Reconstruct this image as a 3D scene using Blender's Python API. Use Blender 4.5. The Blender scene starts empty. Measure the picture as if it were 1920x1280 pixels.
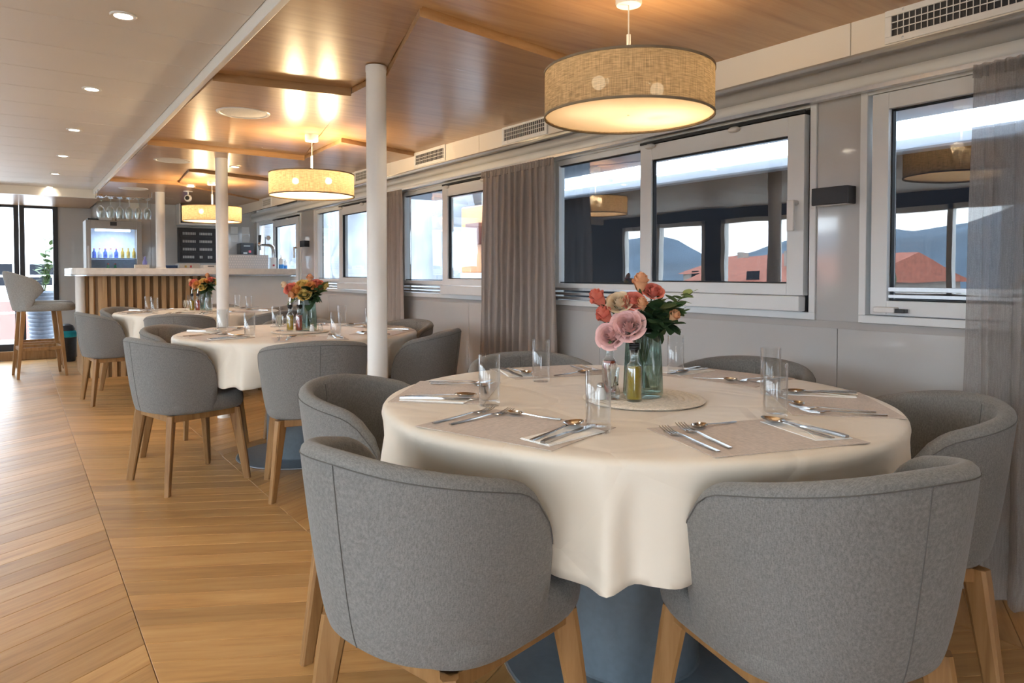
import bpy, bmesh, math, random
from math import sin, cos, pi, radians, sqrt, atan2, hypot
from mathutils import Vector, Matrix

# ------------------------------------------------------------------ camera
sc = bpy.context.scene
col = sc.collection
cam_d = bpy.data.cameras.new('camera')
cam = bpy.data.objects.new('camera', cam_d)
col.objects.link(cam)
cam.location = (0, 0, 1.10)
cam.rotation_euler = (radians(90 - 1.457), 0, radians(-35.2))
cam_d.sensor_width = 36
cam_d.lens = 36 * 1316 / 1920
cam_d.shift_y = -95 / 1920
cam_d.clip_start = 0.02
cam_d.clip_end = 500
sc.camera = cam

# ------------------------------------------------------------------ world, exposure
sc.view_settings.view_transform = 'Standard'
sc.view_settings.look = 'None'
sc.view_settings.gamma = 1
sc.view_settings.use_curve_mapping = False
sc.view_settings.exposure = 0.88
world = bpy.data.worlds.new('overcast_sky')
sc.world = world
world.use_nodes = True
wn = world.node_tree
wbg = wn.nodes['Background']
wbg.inputs[0].default_value = (0.78, 0.89, 1.0, 1)
wbg.inputs[1].default_value = 6.3
sc.cycles.max_bounces = 7
sc.cycles.diffuse_bounces = 3
sc.cycles.glossy_bounces = 3
sc.cycles.transmission_bounces = 5
sc.cycles.transparent_max_bounces = 14
sc.cycles.sample_clamp_indirect = 6
sc.cycles.blur_glossy = 0.6
sc.cycles.use_adaptive_sampling = True
sc.cycles.adaptive_threshold = 0.09
sc.cycles.use_light_tree = False
sc.cycles.adaptive_min_samples = 16
sc.cycles.use_denoising = True

# ------------------------------------------------------------------ dimensions
WX = 2.72          # inner face of the window wall
ZW = 2.0           # base plane of the wooden ceiling
ZC = 2.02          # white ceiling
EDGE = 0.715       # where white and wooden ceiling meet
TABLES = [(1.44, 1.45), (1.40, 4.22), (1.38, 7.0)]
TZ = 0.745
RNG = random.Random(7)

# ------------------------------------------------------------------ mesh helpers
class MB:
    def __init__(s):
        s.v, s.f, s.uv = [], [], None
    def add(s, vs, fs):
        n = len(s.v)
        s.v += [tuple(p) for p in vs]
        s.f += [tuple(i + n for i in f) for f in fs]
        return s
    def bx(s, x0, x1, y0, y1, z0, z1, m=None):
        vs = [Vector((x, y, z)) for z in (z0, z1) for y in (y0, y1) for x in (x0, x1)]
        if m: vs = [m @ p for p in vs]
        return s.add(vs, [(0, 2, 3, 1), (4, 5, 7, 6), (0, 1, 5, 4), (2, 6, 7, 3), (0, 4, 6, 2), (1, 3, 7, 5)])
    def cb(s, c, d, m=None):
        return s.bx(c[0]-d[0]/2, c[0]+d[0]/2, c[1]-d[1]/2, c[1]+d[1]/2, c[2]-d[2]/2, c[2]+d[2]/2, m)
    def grid(s, rows, cu=False, cv=False, cap0=False, cap1=False):
        n = len(s.v); R = len(rows); C = len(rows[0])
        for r in rows: s.v += [tuple(p) for p in r]
        for i in range(R if cv else R - 1):
            for j in range(C if cu else C - 1):
                a = n + i*C + j; b = n + i*C + (j+1) % C
                c = n + ((i+1) % R)*C + (j+1) % C; d = n + ((i+1) % R)*C + j
                s.f.append((a, b, c, d))
        if cap0: s.f.append(tuple(n + j for j in range(C))[::-1])
        if cap1: s.f.append(tuple(n + (R-1)*C + j for j in range(C)))
        return s
    def lathe(s, prof, seg=24, c=(0, 0, 0), cap0=True, cap1=True, ax=None):
        rows = []
        for r, z in prof:
            row = []
            for k in range(seg):
                a = 2*pi*k/seg
                p = Vector((r*cos(a), r*sin(a), z))
                if ax: p = ax @ p
                row.append(p + Vector(c))
            rows.append(row)
        return s.grid(rows, cu=True, cap0=cap0, cap1=cap1)
    def tube(s, pts, r, seg=8, cap=True, flat=1.0):
        pts = [Vector(p) for p in pts]; n = len(pts)
        rr = r if isinstance(r, (list, tuple)) else [r]*n
        rows = []; up = Vector((0, 0, 1)); prev = None
        for i, p in enumerate(pts):
            t = (pts[min(i+1, n-1)] - pts[max(i-1, 0)]).normalized()
            if prev is None:
                a = up if abs(t.z) < 0.95 else Vector((1, 0, 0))
                u = t.cross(a).normalized()
            else:
                u = (prev - t*prev.dot(t)).normalized()
            prev = u; w = t.cross(u)
            rows.append([p + u*cos(2*pi*k/seg)*rr[i] + w*sin(2*pi*k/seg)*rr[i]*flat for k in range(seg)])
        return s.grid(rows, cu=True, cap0=cap, cap1=cap)
    def prism(s, poly, z0, z1):
        n = len(poly)
        zz0 = z0 if isinstance(z0, (list, tuple)) else [z0]*n
        zz1 = z1 if isinstance(z1, (list, tuple)) else [z1]*n
        vs = [(p[0], p[1], zz0[i]) for i, p in enumerate(poly)] + [(p[0], p[1], zz1[i]) for i, p in enumerate(poly)]
        fs = [tuple(range(n))[::-1], tuple(range(n, 2*n))] + [(i, (i+1) % n, n+(i+1) % n, n+i) for i in range(n)]
        return s.add(vs, fs)
    def sphere(s, c, r, seg=12, rings=8):
        rx, ry, rz = r if isinstance(r, (list, tuple)) else (r, r, r)
        rows = []
        for i in range(rings+1):
            t = pi*i/rings; q = max(sin(t), 0.02)
            rows.append([(c[0]+rx*q*cos(2*pi*k/seg), c[1]+ry*q*sin(2*pi*k/seg), c[2]-rz*cos(t)) for k in range(seg)])
        return s.grid(rows, cu=True, cap0=True, cap1=True)
    def mesh(s, name, mat, smooth=False, ang=40, recalc=True):
        me = bpy.data.meshes.new(name)
        me.from_pydata(s.v, [], s.f)
        if recalc:
            bm = bmesh.new(); bm.from_mesh(me)
            bmesh.ops.recalc_face_normals(bm, faces=bm.faces)
            bm.to_mesh(me); bm.free()
        if s.uv is not None:
            ul = me.uv_layers.new(name='UVMap')
            for li, l in enumerate(me.loops):
                ul.data[li].uv = s.uv[l.vertex_index]
        if mat is not None: me.materials.append(mat)
        if smooth:
            me.shade_smooth()
            me.set_sharp_from_angle(angle=radians(ang))
        me.update()
        return me
    def build(s, name, mat, parent=None, smooth=False, ang=40, bevel=0, recalc=True, loc=None):
        o = bpy.data.objects.new(name, s.mesh(name, mat, smooth, ang, recalc))
        col.objects.link(o)
        if parent: o.parent = parent
        if loc: o.location = loc
        if bevel:
            m = o.modifiers.new('bevel', 'BEVEL'); m.width = bevel; m.segments = 2; m.limit_method = 'ANGLE'
        return o

def tag(o, label=None, cat=None, group=None, kind=None):
    if label: o['label'] = label
    if cat: o['category'] = cat
    if group: o['group'] = group
    if kind: o['kind'] = kind
    return o
def thing(name, label, cat, loc=(0, 0, 0), rz=0, group=None):
    o = bpy.data.objects.new(name, None)
    o.empty_display_size = 0.05
    col.objects.link(o)
    o.location = loc; o.rotation_euler = (0, 0, rz)
    return tag(o, label, cat, group)
def inst(name, mesh, parent=None, loc=(0, 0, 0), rot=(0, 0, 0), sc_=None):
    o = bpy.data.objects.new(name, mesh)
    col.objects.link(o)
    if parent: o.parent = parent
    o.location = loc; o.rotation_euler = rot
    if sc_: o.scale = sc_
    return o
def kids(root):
    return [o for o in bpy.data.objects if o.parent == root]
def copy_tree(root, kidmap, loc, rz, label, group=None):
    r = root.copy(); col.objects.link(r)
    r.location = loc; r.rotation_euler = (0, 0, rz)
    tag(r, label, None, group)
    for ch, subs in kidmap:
        c = ch.copy(); col.objects.link(c); c.parent = r
        for g in subs:
            d = g.copy(); col.objects.link(d); d.parent = c
    return r
def kidmap(root):
    return [(k, kids(k)) for k in kids(root)]
def structure(o):
    o['kind'] = 'structure'
    return o

# ------------------------------------------------------------------ materials
MATS = {}
def nt(name):
    m = bpy.data.materials.new(name); m.use_nodes = True
    t = m.node_tree
    return m, t, t.nodes['Principled BSDF']
def N(t, kind, **kw):
    n = t.nodes.new(kind)
    for k, v in kw.items():
        if k.startswith('i_'):
            n.inputs[int(k[2:])].default_value = v
        else: setattr(n, k, v)
    return n
def mapping(t, coord, scale, rotz=0):
    tc = N(t, 'ShaderNodeTexCoord'); mp = N(t, 'ShaderNodeMapping')
    mp.inputs['Scale'].default_value = scale
    mp.inputs['Rotation'].default_value = (0, 0, rotz)
    t.links.new(tc.outputs[coord], mp.inputs[0])
    return mp
def ramp(t, fac, stops):
    r = N(t, 'ShaderNodeValToRGB')
    e = r.color_ramp.elements
    while len(e) < len(stops): e.new(0.5)
    for i, (p, c) in enumerate(stops):
        e[i].position = p; e[i].color = (*c, 1)
    t.links.new(fac, r.inputs[0])
    return r
def bump(t, b, h, strength, dist=0.01):
    n = N(t, 'ShaderNodeBump'); n.inputs['Strength'].default_value = strength; n.inputs['Distance'].default_value = dist
    t.links.new(h, n.inputs['Height']); t.links.new(n.outputs[0], b.inputs['Normal'])
def plain(name, c, rough=0.5, metal=0.0, spec=0.5, noise=0.06, nscale=30, bmp=0.0, coat=0.0, sheen=0.0):
    m, t, b = nt(name)
    mp = mapping(t, 'Object', (nscale,)*3)
    nz = N(t, 'ShaderNodeTexNoise'); nz.inputs['Scale'].default_value = 1; nz.inputs['Detail'].default_value = 1
    t.links.new(mp.outputs[0], nz.inputs[0])
    lo = tuple(x*(1-noise) for x in c); hi = tuple(min(x*(1+noise), 1) for x in c)
    r = ramp(t, nz.outputs[0], [(0.3, lo), (0.7, hi)])
    t.links.new(r.outputs[0], b.inputs['Base Color'])
    b.inputs['Roughness'].default_value = rough; b.inputs['Metallic'].default_value = metal
    b.inputs['Specular IOR Level'].default_value = spec
    b.inputs['Coat Weight'].default_value = coat
    b.inputs['Coat Roughness'].default_value = 0.05
    b.inputs['Sheen Weight'].default_value = sheen
    if bmp: bump(t, b, nz.outputs[0], bmp, 0.002)
    MATS[name] = m
    return m
def emit(name, c, s):
    m = bpy.data.materials.new(name); m.use_nodes = True; t = m.node_tree
    t.nodes.clear()
    m.cycles.emission_sampling = 'NONE'
    e = N(t, 'ShaderNodeEmission'); e.inputs[0].default_value = (*c, 1); e.inputs[1].default_value = s
    o = N(t, 'ShaderNodeOutputMaterial'); t.links.new(e.outputs[0], o.inputs[0])
    MATS[name] = m
    return m
def wood(name, dark, mid, light, coord='Object', rot=0, scale=(2.2, 30, 30), rough=0.42, per=0.0, spec=0.4, coat=0.0):
    """oak: long streaks along local x, pores, per-piece tone"""
    m, t, b = nt(name)
    mp = mapping(t, coord, scale, rot)
    oi = N(t, 'ShaderNodeObjectInfo'); ge = N(t, 'ShaderNodeNewGeometry')
    ad = N(t, 'ShaderNodeMath', operation='ADD'); t.links.new(oi.outputs['Random'], ad.inputs[0]); t.links.new(ge.outputs['Random Per Island'], ad.inputs[1])
    fr = N(t, 'ShaderNodeMath', operation='FRACT'); t.links.new(ad.outputs[0], fr.inputs[0])
    mu = N(t, 'ShaderNodeMath', operation='MULTIPLY', i_1=37.0); t.links.new(fr.outputs[0], mu.inputs[0])
    nz = N(t, 'ShaderNodeTexNoise', noise_dimensions='4D'); nz.inputs['Scale'].default_value = 1.0; nz.inputs['Detail'].default_value = 4; nz.inputs['Roughness'].default_value = 0.66; nz.inputs['Distortion'].default_value = 0.35
    t.links.new(mp.outputs[0], nz.inputs['Vector']); t.links.new(mu.outputs[0], nz.inputs['W'])
    r = ramp(t, nz.outputs[0], [(0.28, dark), (0.5, mid), (0.75, light)])
    hs = N(t, 'ShaderNodeHueSaturation')
    mr = N(t, 'ShaderNodeMapRange'); mr.inputs['To Min'].default_value = 1 - per; mr.inputs['To Max'].default_value = 1 + per
    t.links.new(fr.outputs[0], mr.inputs[0]); t.links.new(mr.outputs[0], hs.inputs['Value']); t.links.new(r.outputs[0], hs.inputs['Color'])
    t.links.new(hs.outputs[0], b.inputs['Base Color'])
    b.inputs['Roughness'].default_value = rough; b.inputs['Specular IOR Level'].default_value = spec
    b.inputs['Coat Weight'].default_value = coat; b.inputs['Coat Roughness'].default_value = 0.2
    MATS[name] = m
    return m
def fabric(name, c, var=0.18, scale=420, rough=0.9, bmp=0.25, sheen=0.15, coord='Object'):
    m, t, b = nt(name)
    cols = []
    for k, s in enumerate(((scale, scale*0.22, scale), (scale*0.22, scale, scale*0.22))):
        mp = mapping(t, coord, s)
        nz = N(t, 'ShaderNodeTexNoise'); nz.inputs['Scale'].default_value = 1; nz.inputs['Detail'].default_value = 1
        t.links.new(mp.outputs[0], nz.inputs[0]); cols.append(nz.outputs[0])
    ad = N(t, 'ShaderNodeMath', operation='ADD'); t.links.new(cols[0], ad.inputs[0]); t.links.new(cols[1], ad.inputs[1])
    hf = N(t, 'ShaderNodeMath', operation='MULTIPLY', i_1=0.5); t.links.new(ad.outputs[0], hf.inputs[0])
    r = ramp(t, hf.outputs[0], [(0.35, tuple(x*(1-var) for x in c)), (0.65, tuple(min(1, x*(1+var)) for x in c))])
    t.links.new(r.outputs[0], b.inputs['Base Color'])
    b.inputs['Roughness'].default_value = rough; b.inputs['Specular IOR Level'].default_value = 0.25
    b.inputs['Sheen Weight'].default_value = sheen
    if bmp: bump(t, b, hf.outputs[0], bmp, 0.0015)
    MATS[name] = m
    return m
def thin_glass(name, tint=(1, 1, 1), ior=1.5, rough=0.0, power=5.0):
    m = bpy.data.materials.new(name); m.use_nodes = True; t = m.node_tree; t.nodes.clear()
    tr = N(t, 'ShaderNodeBsdfTransparent'); tr.inputs[0].default_value = (*tint, 1)
    gl = N(t, 'ShaderNodeBsdfGlossy'); gl.inputs['Roughness'].default_value = rough; gl.inputs[0].default_value = (1, 1, 1, 1)
    # wavy float: a faint noise in the normal so that the pane mirrors like real glazing
    mp = mapping(t, 'Object', (1.3,)*3); nz = N(t, 'ShaderNodeTexNoise'); nz.inputs['Scale'].default_value = 1.5
    t.links.new(mp.outputs[0], nz.inputs[0])
    bp = N(t, 'ShaderNodeBump'); bp.inputs['Strength'].default_value = 0.02; bp.inputs['Distance'].default_value = 0.05
    t.links.new(nz.outputs[0], bp.inputs['Height']); t.links.new(bp.outputs[0], gl.inputs['Normal'])
    lw = N(t, 'ShaderNodeLayerWeight'); lw.inputs[0].default_value = 0.5     # symmetric Schlick reflectance for a thin wall
    r0 = ((ior-1)/(ior+1))**2
    pw = N(t, 'ShaderNodeMath', operation='POWER', i_1=power); t.links.new(lw.outputs['Facing'], pw.inputs[0])
    fr = N(t, 'ShaderNodeMath', operation='MULTIPLY_ADD', i_1=1-r0, i_2=r0); t.links.new(pw.outputs[0], fr.inputs[0])
    mx = N(t, 'ShaderNodeMixShader'); o = N(t, 'ShaderNodeOutputMaterial')
    t.links.new(fr.outputs[0], mx.inputs[0]); t.links.new(tr.outputs[0], mx.inputs[1]); t.links.new(gl.outputs[0], mx.inputs[2]); t.links.new(mx.outputs[0], o.inputs[0])
    MATS[name] = m
    return m
def solid_glass(name, c=(1, 1, 1), ior=1.45, rough=0.0, alpha_mix=0.0):
    m = bpy.data.materials.new(name); m.use_nodes = True; t = m.node_tree; t.nodes.clear()
    g = N(t, 'ShaderNodeBsdfGlass'); g.inputs[0].default_value = (*c, 1); g.inputs['Roughness'].default_value = rough; g.inputs['IOR'].default_value = ior
    tr = N(t, 'ShaderNodeBsdfTransparent'); tr.inputs[0].default_value = (*[x**0.5 for x in c], 1)
    mx = N(t, 'ShaderNodeMixShader', i_0=alpha_mix); o = N(t, 'ShaderNodeOutputMaterial')
    t.links.new(g.outputs[0], mx.inputs[1]); t.links.new(tr.outputs[0], mx.inputs[2]); t.links.new(mx.outputs[0], o.inputs[0])
    MATS[name] = m
    return m
def cloth_translucent(name, c, amount, weave=(300, 300), transparency=0.0, var=0.25, coord='UV', detail_scale=None):
    """woven cloth that lets light through"""
    m = bpy.data.materials.new(name); m.use_nodes = True; t = m.node_tree; t.nodes.clear()
    outs = []
    for s in ((weave[0], weave[1]*0.05, weave[0]), (weave[0]*0.05, weave[1], weave[0]*0.05)):
        mp = mapping(t, coord, s)
        nz = N(t, 'ShaderNodeTexNoise'); nz.inputs['Scale'].default_value = 1; nz.inputs['Detail'].default_value = 2
        t.links.new(mp.outputs[0], nz.inputs[0]); outs.append(nz.outputs[0])
    ad = N(t, 'ShaderNodeMath', operation='ADD'); t.links.new(outs[0], ad.inputs[0]); t.links.new(outs[1], ad.inputs[1])
    hf = N(t, 'ShaderNodeMath', operation='MULTIPLY', i_1=0.5); t.links.new(ad.outputs[0], hf.inputs[0])
    r = ramp(t, hf.outputs[0], [(0.36, tuple(x*(1-var) for x in c)), (0.64, tuple(min(1, x*(1+var)) for x in c))])
    d = N(t, 'ShaderNodeBsdfDiffuse'); tl = N(t, 'ShaderNodeBsdfTranslucent')
    t.links.new(r.outputs[0], d.inputs[0]); t.links.new(r.outputs[0], tl.inputs[0])
    mx = N(t, 'ShaderNodeMixShader', i_0=amount); o = N(t, 'ShaderNodeOutputMaterial')
    t.links.new(d.outputs[0], mx.inputs[1]); t.links.new(tl.outputs[0], mx.inputs[2])
    last = mx
    if transparency:
        tr = N(t, 'ShaderNodeBsdfTransparent')
        m2 = N(t, 'ShaderNodeMixShader')
        rr = ramp(t, hf.outputs[0], [(0.40, (transparency*1.15,)*3), (0.60, (transparency*0.85,)*3)])
        t.links.new(rr.outputs[0], m2.inputs[0]); t.links.new(mx.outputs[0], m2.inputs[1]); t.links.new(tr.outputs[0], m2.inputs[2]); last = m2
    t.links.new(last.outputs[0], o.inputs[0])
    MATS[name] = m
    return m

M = MATS
wood('oak_floor', (0.36, 0.18, 0.058), (0.49, 0.265, 0.092), (0.58, 0.345, 0.14), coord='UV', scale=(2.0, 22, 1), rough=0.38, per=0.16)
wood('oak_leg', (0.22, 0.105, 0.034), (0.32, 0.165, 0.06), (0.39, 0.215, 0.088), scale=(40, 40, 3), rough=0.45, per=0.06)
wood('oak_slat', (0.36, 0.20, 0.09), (0.49, 0.30, 0.14), (0.57, 0.37, 0.19), scale=(40, 40, 3), rough=0.5, per=0.08)
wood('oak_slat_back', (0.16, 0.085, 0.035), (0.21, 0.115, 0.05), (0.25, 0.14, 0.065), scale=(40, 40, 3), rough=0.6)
for i, a in enumerate((0, 35, -30, 80)):
    wood('ceiling_oak_%d' % i, (0.34, 0.18, 0.075), (0.45, 0.255, 0.115), (0.53, 0.32, 0.155), rot=radians(a), scale=(1.6, 24, 24), rough=0.30, spec=0.5, coat=0.15)
plain('white_ceiling', (0.74, 0.70, 0.655), 0.5, noise=0.015, nscale=3)
plain('white_paint', (0.86, 0.83, 0.78), 0.35, noise=0.02, nscale=6)
plain('soffit_white', (0.82, 0.76, 0.67), 0.4, noise=0.015, nscale=4)
plain('frame_white', (0.80, 0.82, 0.82), 0.3, noise=0.015, nscale=9)
plain('gasket', (0.02, 0.022, 0.025), 0.6, noise=0.1)
plain('aluminium', (0.62, 0.64, 0.66), 0.28, metal=0.9, noise=0.04, nscale=60)
plain('steel', (0.55, 0.54, 0.53), 0.2, metal=1.0, noise=0.03, nscale=80)
plain('gloss_wall', (0.55, 0.545, 0.535), 0.10, noise=0.015, nscale=5, coat=1.0)
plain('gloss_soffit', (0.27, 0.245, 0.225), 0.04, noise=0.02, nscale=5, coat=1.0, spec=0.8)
plain('matt_wall', (0.44, 0.41, 0.385), 0.4, noise=0.03, nscale=4, coat=0.2)
plain('dark_wall', (0.055, 0.055, 0.062), 0.6, noise=0.05, nscale=4)
plain('pedestal_blue', (0.15, 0.185, 0.215), 0.42, noise=0.05, nscale=50)
plain('black_metal', (0.02, 0.02, 0.024), 0.4, noise=0.1)
plain('black_rubber', (0.015, 0.015, 0.016), 0.5, noise=0.1)
plain('black_plastic', (0.03, 0.032, 0.038), 0.35, noise=0.1)
plain('white_plastic', (0.80, 0.79, 0.77), 0.35, noise=0.02)
plain('napkin', (0.86, 0.84, 0.80), 0.9, noise=0.03, nscale=60, bmp=0.1)
plain('joint', (0.10, 0.075, 0.05), 0.8, noise=0.1)
plain('seam_thread', (0.115, 0.108, 0.10), 0.9, noise=0.1)
fabric('chair_fabric', (0.192, 0.184, 0.173), 0.24, 620, bmp=0)
fabric('stool_fabric', (0.32, 0.31, 0.29), 0.15, 300, bmp=0)
fabric('placemat_weave', (0.54, 0.45, 0.38), 0.14, 260, rough=0.7, bmp=0.3)
fabric('trivet_rope', (0.72, 0.64, 0.53), 0.14, 300, rough=0.9, bmp=0.5)
cloth_translucent('curtain_taupe', (0.47, 0.41, 0.365), 0.22, (420, 420), 0.0, 0.07, 'Object')
cloth_translucent('curtain_sheer', (0.46, 0.43, 0.41), 0.40, (380, 380), 0.30, 0.07, 'Object')
cloth_translucent('lamp_linen', (0.50, 0.38, 0.235), 0.26, (230, 26), 0.015, 0.42)
def tablecloth_mat():
    m, t, b = nt('tablecloth')
    mp = mapping(t, 'Object', (3.5, 3.5, 3.5)); nz = N(t, 'ShaderNodeTexNoise'); nz.inputs['Scale'].default_value = 1.2; nz.inputs['Detail'].default_value = 2; nz.inputs['Distortion'].default_value = 1.2
    t.links.new(mp.outputs[0], nz.inputs[0])
    v = N(t, 'ShaderNodeTexVoronoi', feature='DISTANCE_TO_EDGE'); v.inputs['Scale'].default_value = 1.1
    t.links.new(mp.outputs[0], v.inputs[0])
    r = ramp(t, v.outputs[0], [(0.0, (0, 0, 0)), (0.09, (1, 1, 1))])
    ad = N(t, 'ShaderNodeMath', operation='MULTIPLY_ADD', i_1=0.22); t.links.new(r.outputs[0], ad.inputs[0]); t.links.new(nz.outputs[0], ad.inputs[2])
    b.inputs['Base Color'].default_value = (0.76, 0.68, 0.57, 1)
    b.inputs['Roughness'].default_value = 0.5; b.inputs['Specular IOR Level'].default_value = 0.4
    b.inputs['Sheen Weight'].default_value = 0.1
    bump(t, b, ad.outputs[0], 0.8, 0.012)
    MATS['tablecloth'] = m
tablecloth_mat()
thin_glass('window_glass', (0.90, 0.94, 0.97), 2.4)
thin_glass('door_glass', (0.96, 0.98, 0.98), 1.5)
thin_glass('fridge_glass', (0.9, 0.95, 1.0), 1.45)
thin_glass('tumbler_glass', (0.955, 0.965, 0.97), 1.5, 0.0, 2.6)
thin_glass('vase_glass', (0.68, 0.77, 0.74), 1.6, 0.03, 3.0)
thin_glass('clear_glass', (0.93, 0.95, 0.95), 1.6, 0.0, 2.6)
plain('olive_oil', (0.62, 0.43, 0.02), 0.08, noise=0.12, nscale=30)
plain('vinegar_red', (0.62, 0.08, 0.02), 0.08, noise=0.12, nscale=30)
for k in ('olive_oil', 'vinegar_red'):
    MATS[k].node_tree.nodes['Principled BSDF'].inputs['Transmission Weight'].default_value = 0.55
for n_, c_ in dict(petal_coral=(0.82, 0.25, 0.18), petal_pink=(0.90, 0.55, 0.52), petal_peach=(0.86, 0.45, 0.24), petal_cream=(0.90, 0.70, 0.48),
                   petal_orange=(0.88, 0.42, 0.14), petal_yellow=(0.85, 0.62, 0.20), leaf_dark=(0.035, 0.075, 0.03), leaf_mid=(0.09, 0.16, 0.06), leaf_pale=(0.26, 0.34, 0.13), stem_green=(0.09, 0.13, 0.045)).items():
    plain(n_, c_, 0.6, noise=0.16, nscale=45, spec=0.3)
emit('downlight_glow', (1.0, 0.88, 0.70), 26)
emit('bulb_glow', (1.0, 0.80, 0.50), 60)
emit('bulb_glow_dim', (1.0, 0.82, 0.55), 10)
# ------------------------------------------------------------------ floor: chevron oak planks
FLOOR = structure(MB().bx(-3.0, 2.80, -2.6, 11.0, -0.06, -0.012).build('floor', M['joint']))
SEAM0, PW, PDY, SLOPE = 0.295, 0.70, 0.126, math.tan(radians(28.5))
def plank_mesh(sgn):
    g = 0.0009
    b = MB()
    x0, x1 = g, PW - g
    ys = lambda x: (x if sgn > 0 else PW - x) * -SLOPE
    e = 0.0011
    top = [(x0+e, ys(x0)+g+e), (x1-e, ys(x1)+g+e), (x1-e, ys(x1)+PDY-g-e), (x0+e, ys(x0)+PDY-g-e)]
    bot = [(x0, ys(x0)+g), (x1, ys(x1)+g), (x1, ys(x1)+PDY-g), (x0, ys(x0)+PDY-g)]
    b.add([(*p, -0.012) for p in bot] + [(*p, -0.0012) for p in bot] + [(*p, 0.0) for p in top],
          [(0, 1, 5, 4), (1, 2, 6, 5), (2, 3, 7, 6), (3, 0, 4, 7), (4, 5, 9, 8), (5, 6, 10, 9), (6, 7, 11, 10), (7, 4, 8, 11), (8, 9, 10, 11)])
    an = atan2(-SLOPE*sgn, 1)
    b.uv = [(p[0]*cos(an)+p[1]*sin(an), -p[0]*sin(an)+p[1]*cos(an)) for p in b.v]
    return b
pm = {s: plank_mesh(s) for s in (1, -1)}
pmesh = {s: pm[s].mesh('plank', M['oak_floor']) for s in (1, -1)}
far = MB(); far.uv = []
npl = 0
for k in range(-5, 4):
    x = SEAM0 + k*PW
    s = 1 if k % 2 == 0 else -1
    base = 0.0 if s > 0 else 0.0
    for j in range(-22, 92):
        y = j*PDY + 0.04
        yc = y - SLOPE*PW/2
        if yc < -2.5 or yc > 10.75 or x > 2.6: continue
        near = (k == -1 and 1.9 < yc < 9.5) or (k == 0 and 1.35 < yc < 9.2) or (k == 1 and 1.0 < yc < 6.4) or (k == -2 and 5.0 < yc < 10.5) or (k == 2 and 0.3 < yc < 3.0)
        if near and npl < 296:
            inst('plank', pmesh[s], FLOOR, (x, y, 0)); npl += 1
        else:
            far.add([(p[0]+x, p[1]+y, p[2]) for p in pm[s].v], pm[s].f)
            o = RNG.random()*9
            far.uv += [(u+o, v+o) for u, v in pm[s].uv]
tag(far.build('planks_beyond', M['oak_floor'], FLOOR, recalc=False), kind='stuff')

# ------------------------------------------------------------------ white ceiling planks
CEIL = structure(MB().bx(-3.0, EDGE, -2.6, 9.05, ZC + 0.014, ZC + 0.06).build('ceiling', M['white_ceiling']))
cp = MB()
cp.prism([(-3.0, 0.002), (EDGE-0.012, 0.002), (EDGE-0.012, 0.403), (-3.0, 0.403)], ZC + 0.0, ZC + 0.016)
cp_mesh = cp.mesh('ceiling_plank', M['white_ceiling'])
for j in range(-14, 15):
    y = 3.02 + j*0.405
    if y < -2.6: continue
    inst('ceiling_plank', cp_mesh, CEIL, (0, y, 0)).modifiers.new('bevel', 'BEVEL').width = 0.004
# beam in front of the door, and the wooden soffit behind it
b = structure(MB().bx(-3.0, 0.74, 9.05, 9.12, 1.93, 2.08).build('trim_1', M['soffit_white']))
b = structure(MB().bx(-3.0, 0.80, 9.10, 10.95, 1.955, 2.0).build('ceiling_soffit', M['ceiling_oak_0']))
# strip along the ceiling step
structure(MB().bx(EDGE-0.012, EDGE+0.014, -2.6, 9.6, 1.972, ZC + 0.02).build('trim_2', M['white_paint'], bevel=0.003))

# ------------------------------------------------------------------ wooden ceiling: base board and overlapping wedge panels
WOODC = structure(MB().bx(EDGE+0.01, 2.46, -2.6, 10.2, ZW, ZW+0.05).build('ceiling_wood', M['ceiling_oak_1']))
SX = 2.425
def wedge(name, pts, low, mat):
    """flat board, tilted so that its near edge hangs lowest and its far edge disappears into the ceiling"""
    b = MB(); y0 = min(p[1] for p in pts); y1 = max(p[1] for p in pts)
    b.prism([(p[0], p[1]) for p in pts], [ZW - 0.006 - 0.034*(y1-p[1])/(y1-y0) for p in pts], ZW + 0.004)
    return b.build(name, mat, WOODC)
E_ = EDGE + 0.016
wedge('ceiling_panel', [(E_, -2.5, 1), (1.3, -2.5, 1), (1.75, -0.7, 1), (SX, -0.5, 1), (SX, 2.33, 0.1), (1.117, 2.10, 0.1), (1.33, 2.85, 0.1), (1.33, 3.24, 0), (E_, 3.35, 0)], 1, M['ceiling_oak_2'])
wedge('ceiling_panel', [(1.117, 2.12, 1), (SX, 2.345, 1), (SX, 4.66, 0.1), (1.758, 4.42, 0.1), (1.80, 5.26, 0), (1.345, 3.258, 1), (1.345, 2.86, 1)], 1, M['ceiling_oak_1'])
wedge('ceiling_panel', [(E_, 3.368, 1), (1.343, 3.262, 1), (1.79, 5.28, 0.1), (E_, 5.262, 0.1)], 1, M['ceiling_oak_0'])
wedge('ceiling_panel', [(1.758, 4.44, 1), (SX, 4.68, 1), (SX, 6.92, 0.1), (1.215, 6.45, 0.1), (1.82, 5.35, 1)], 1, M['ceiling_oak_1'])
wedge('ceiling_panel', [(E_, 5.283, 1), (1.815, 5.33, 1), (1.2, 6.45, 0.1), (1.29, 7.49, 0.1), (E_, 7.58, 0.1)], 1, M['ceiling_oak_2'])
wedge('ceiling_panel', [(1.205, 6.464, 1), (SX, 6.94, 1), (SX, 8.75, 0.2), (1.31, 7.51, 1)], 1, M['ceiling_oak_3'])
wedge('ceiling_panel', [(E_, 7.60, 1), (1.305, 7.52, 1), (SX, 8.77, 0.6), (SX, 10.1, 0.1), (E_, 10.1, 0.1)], 1, M['ceiling_oak_0'])

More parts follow.
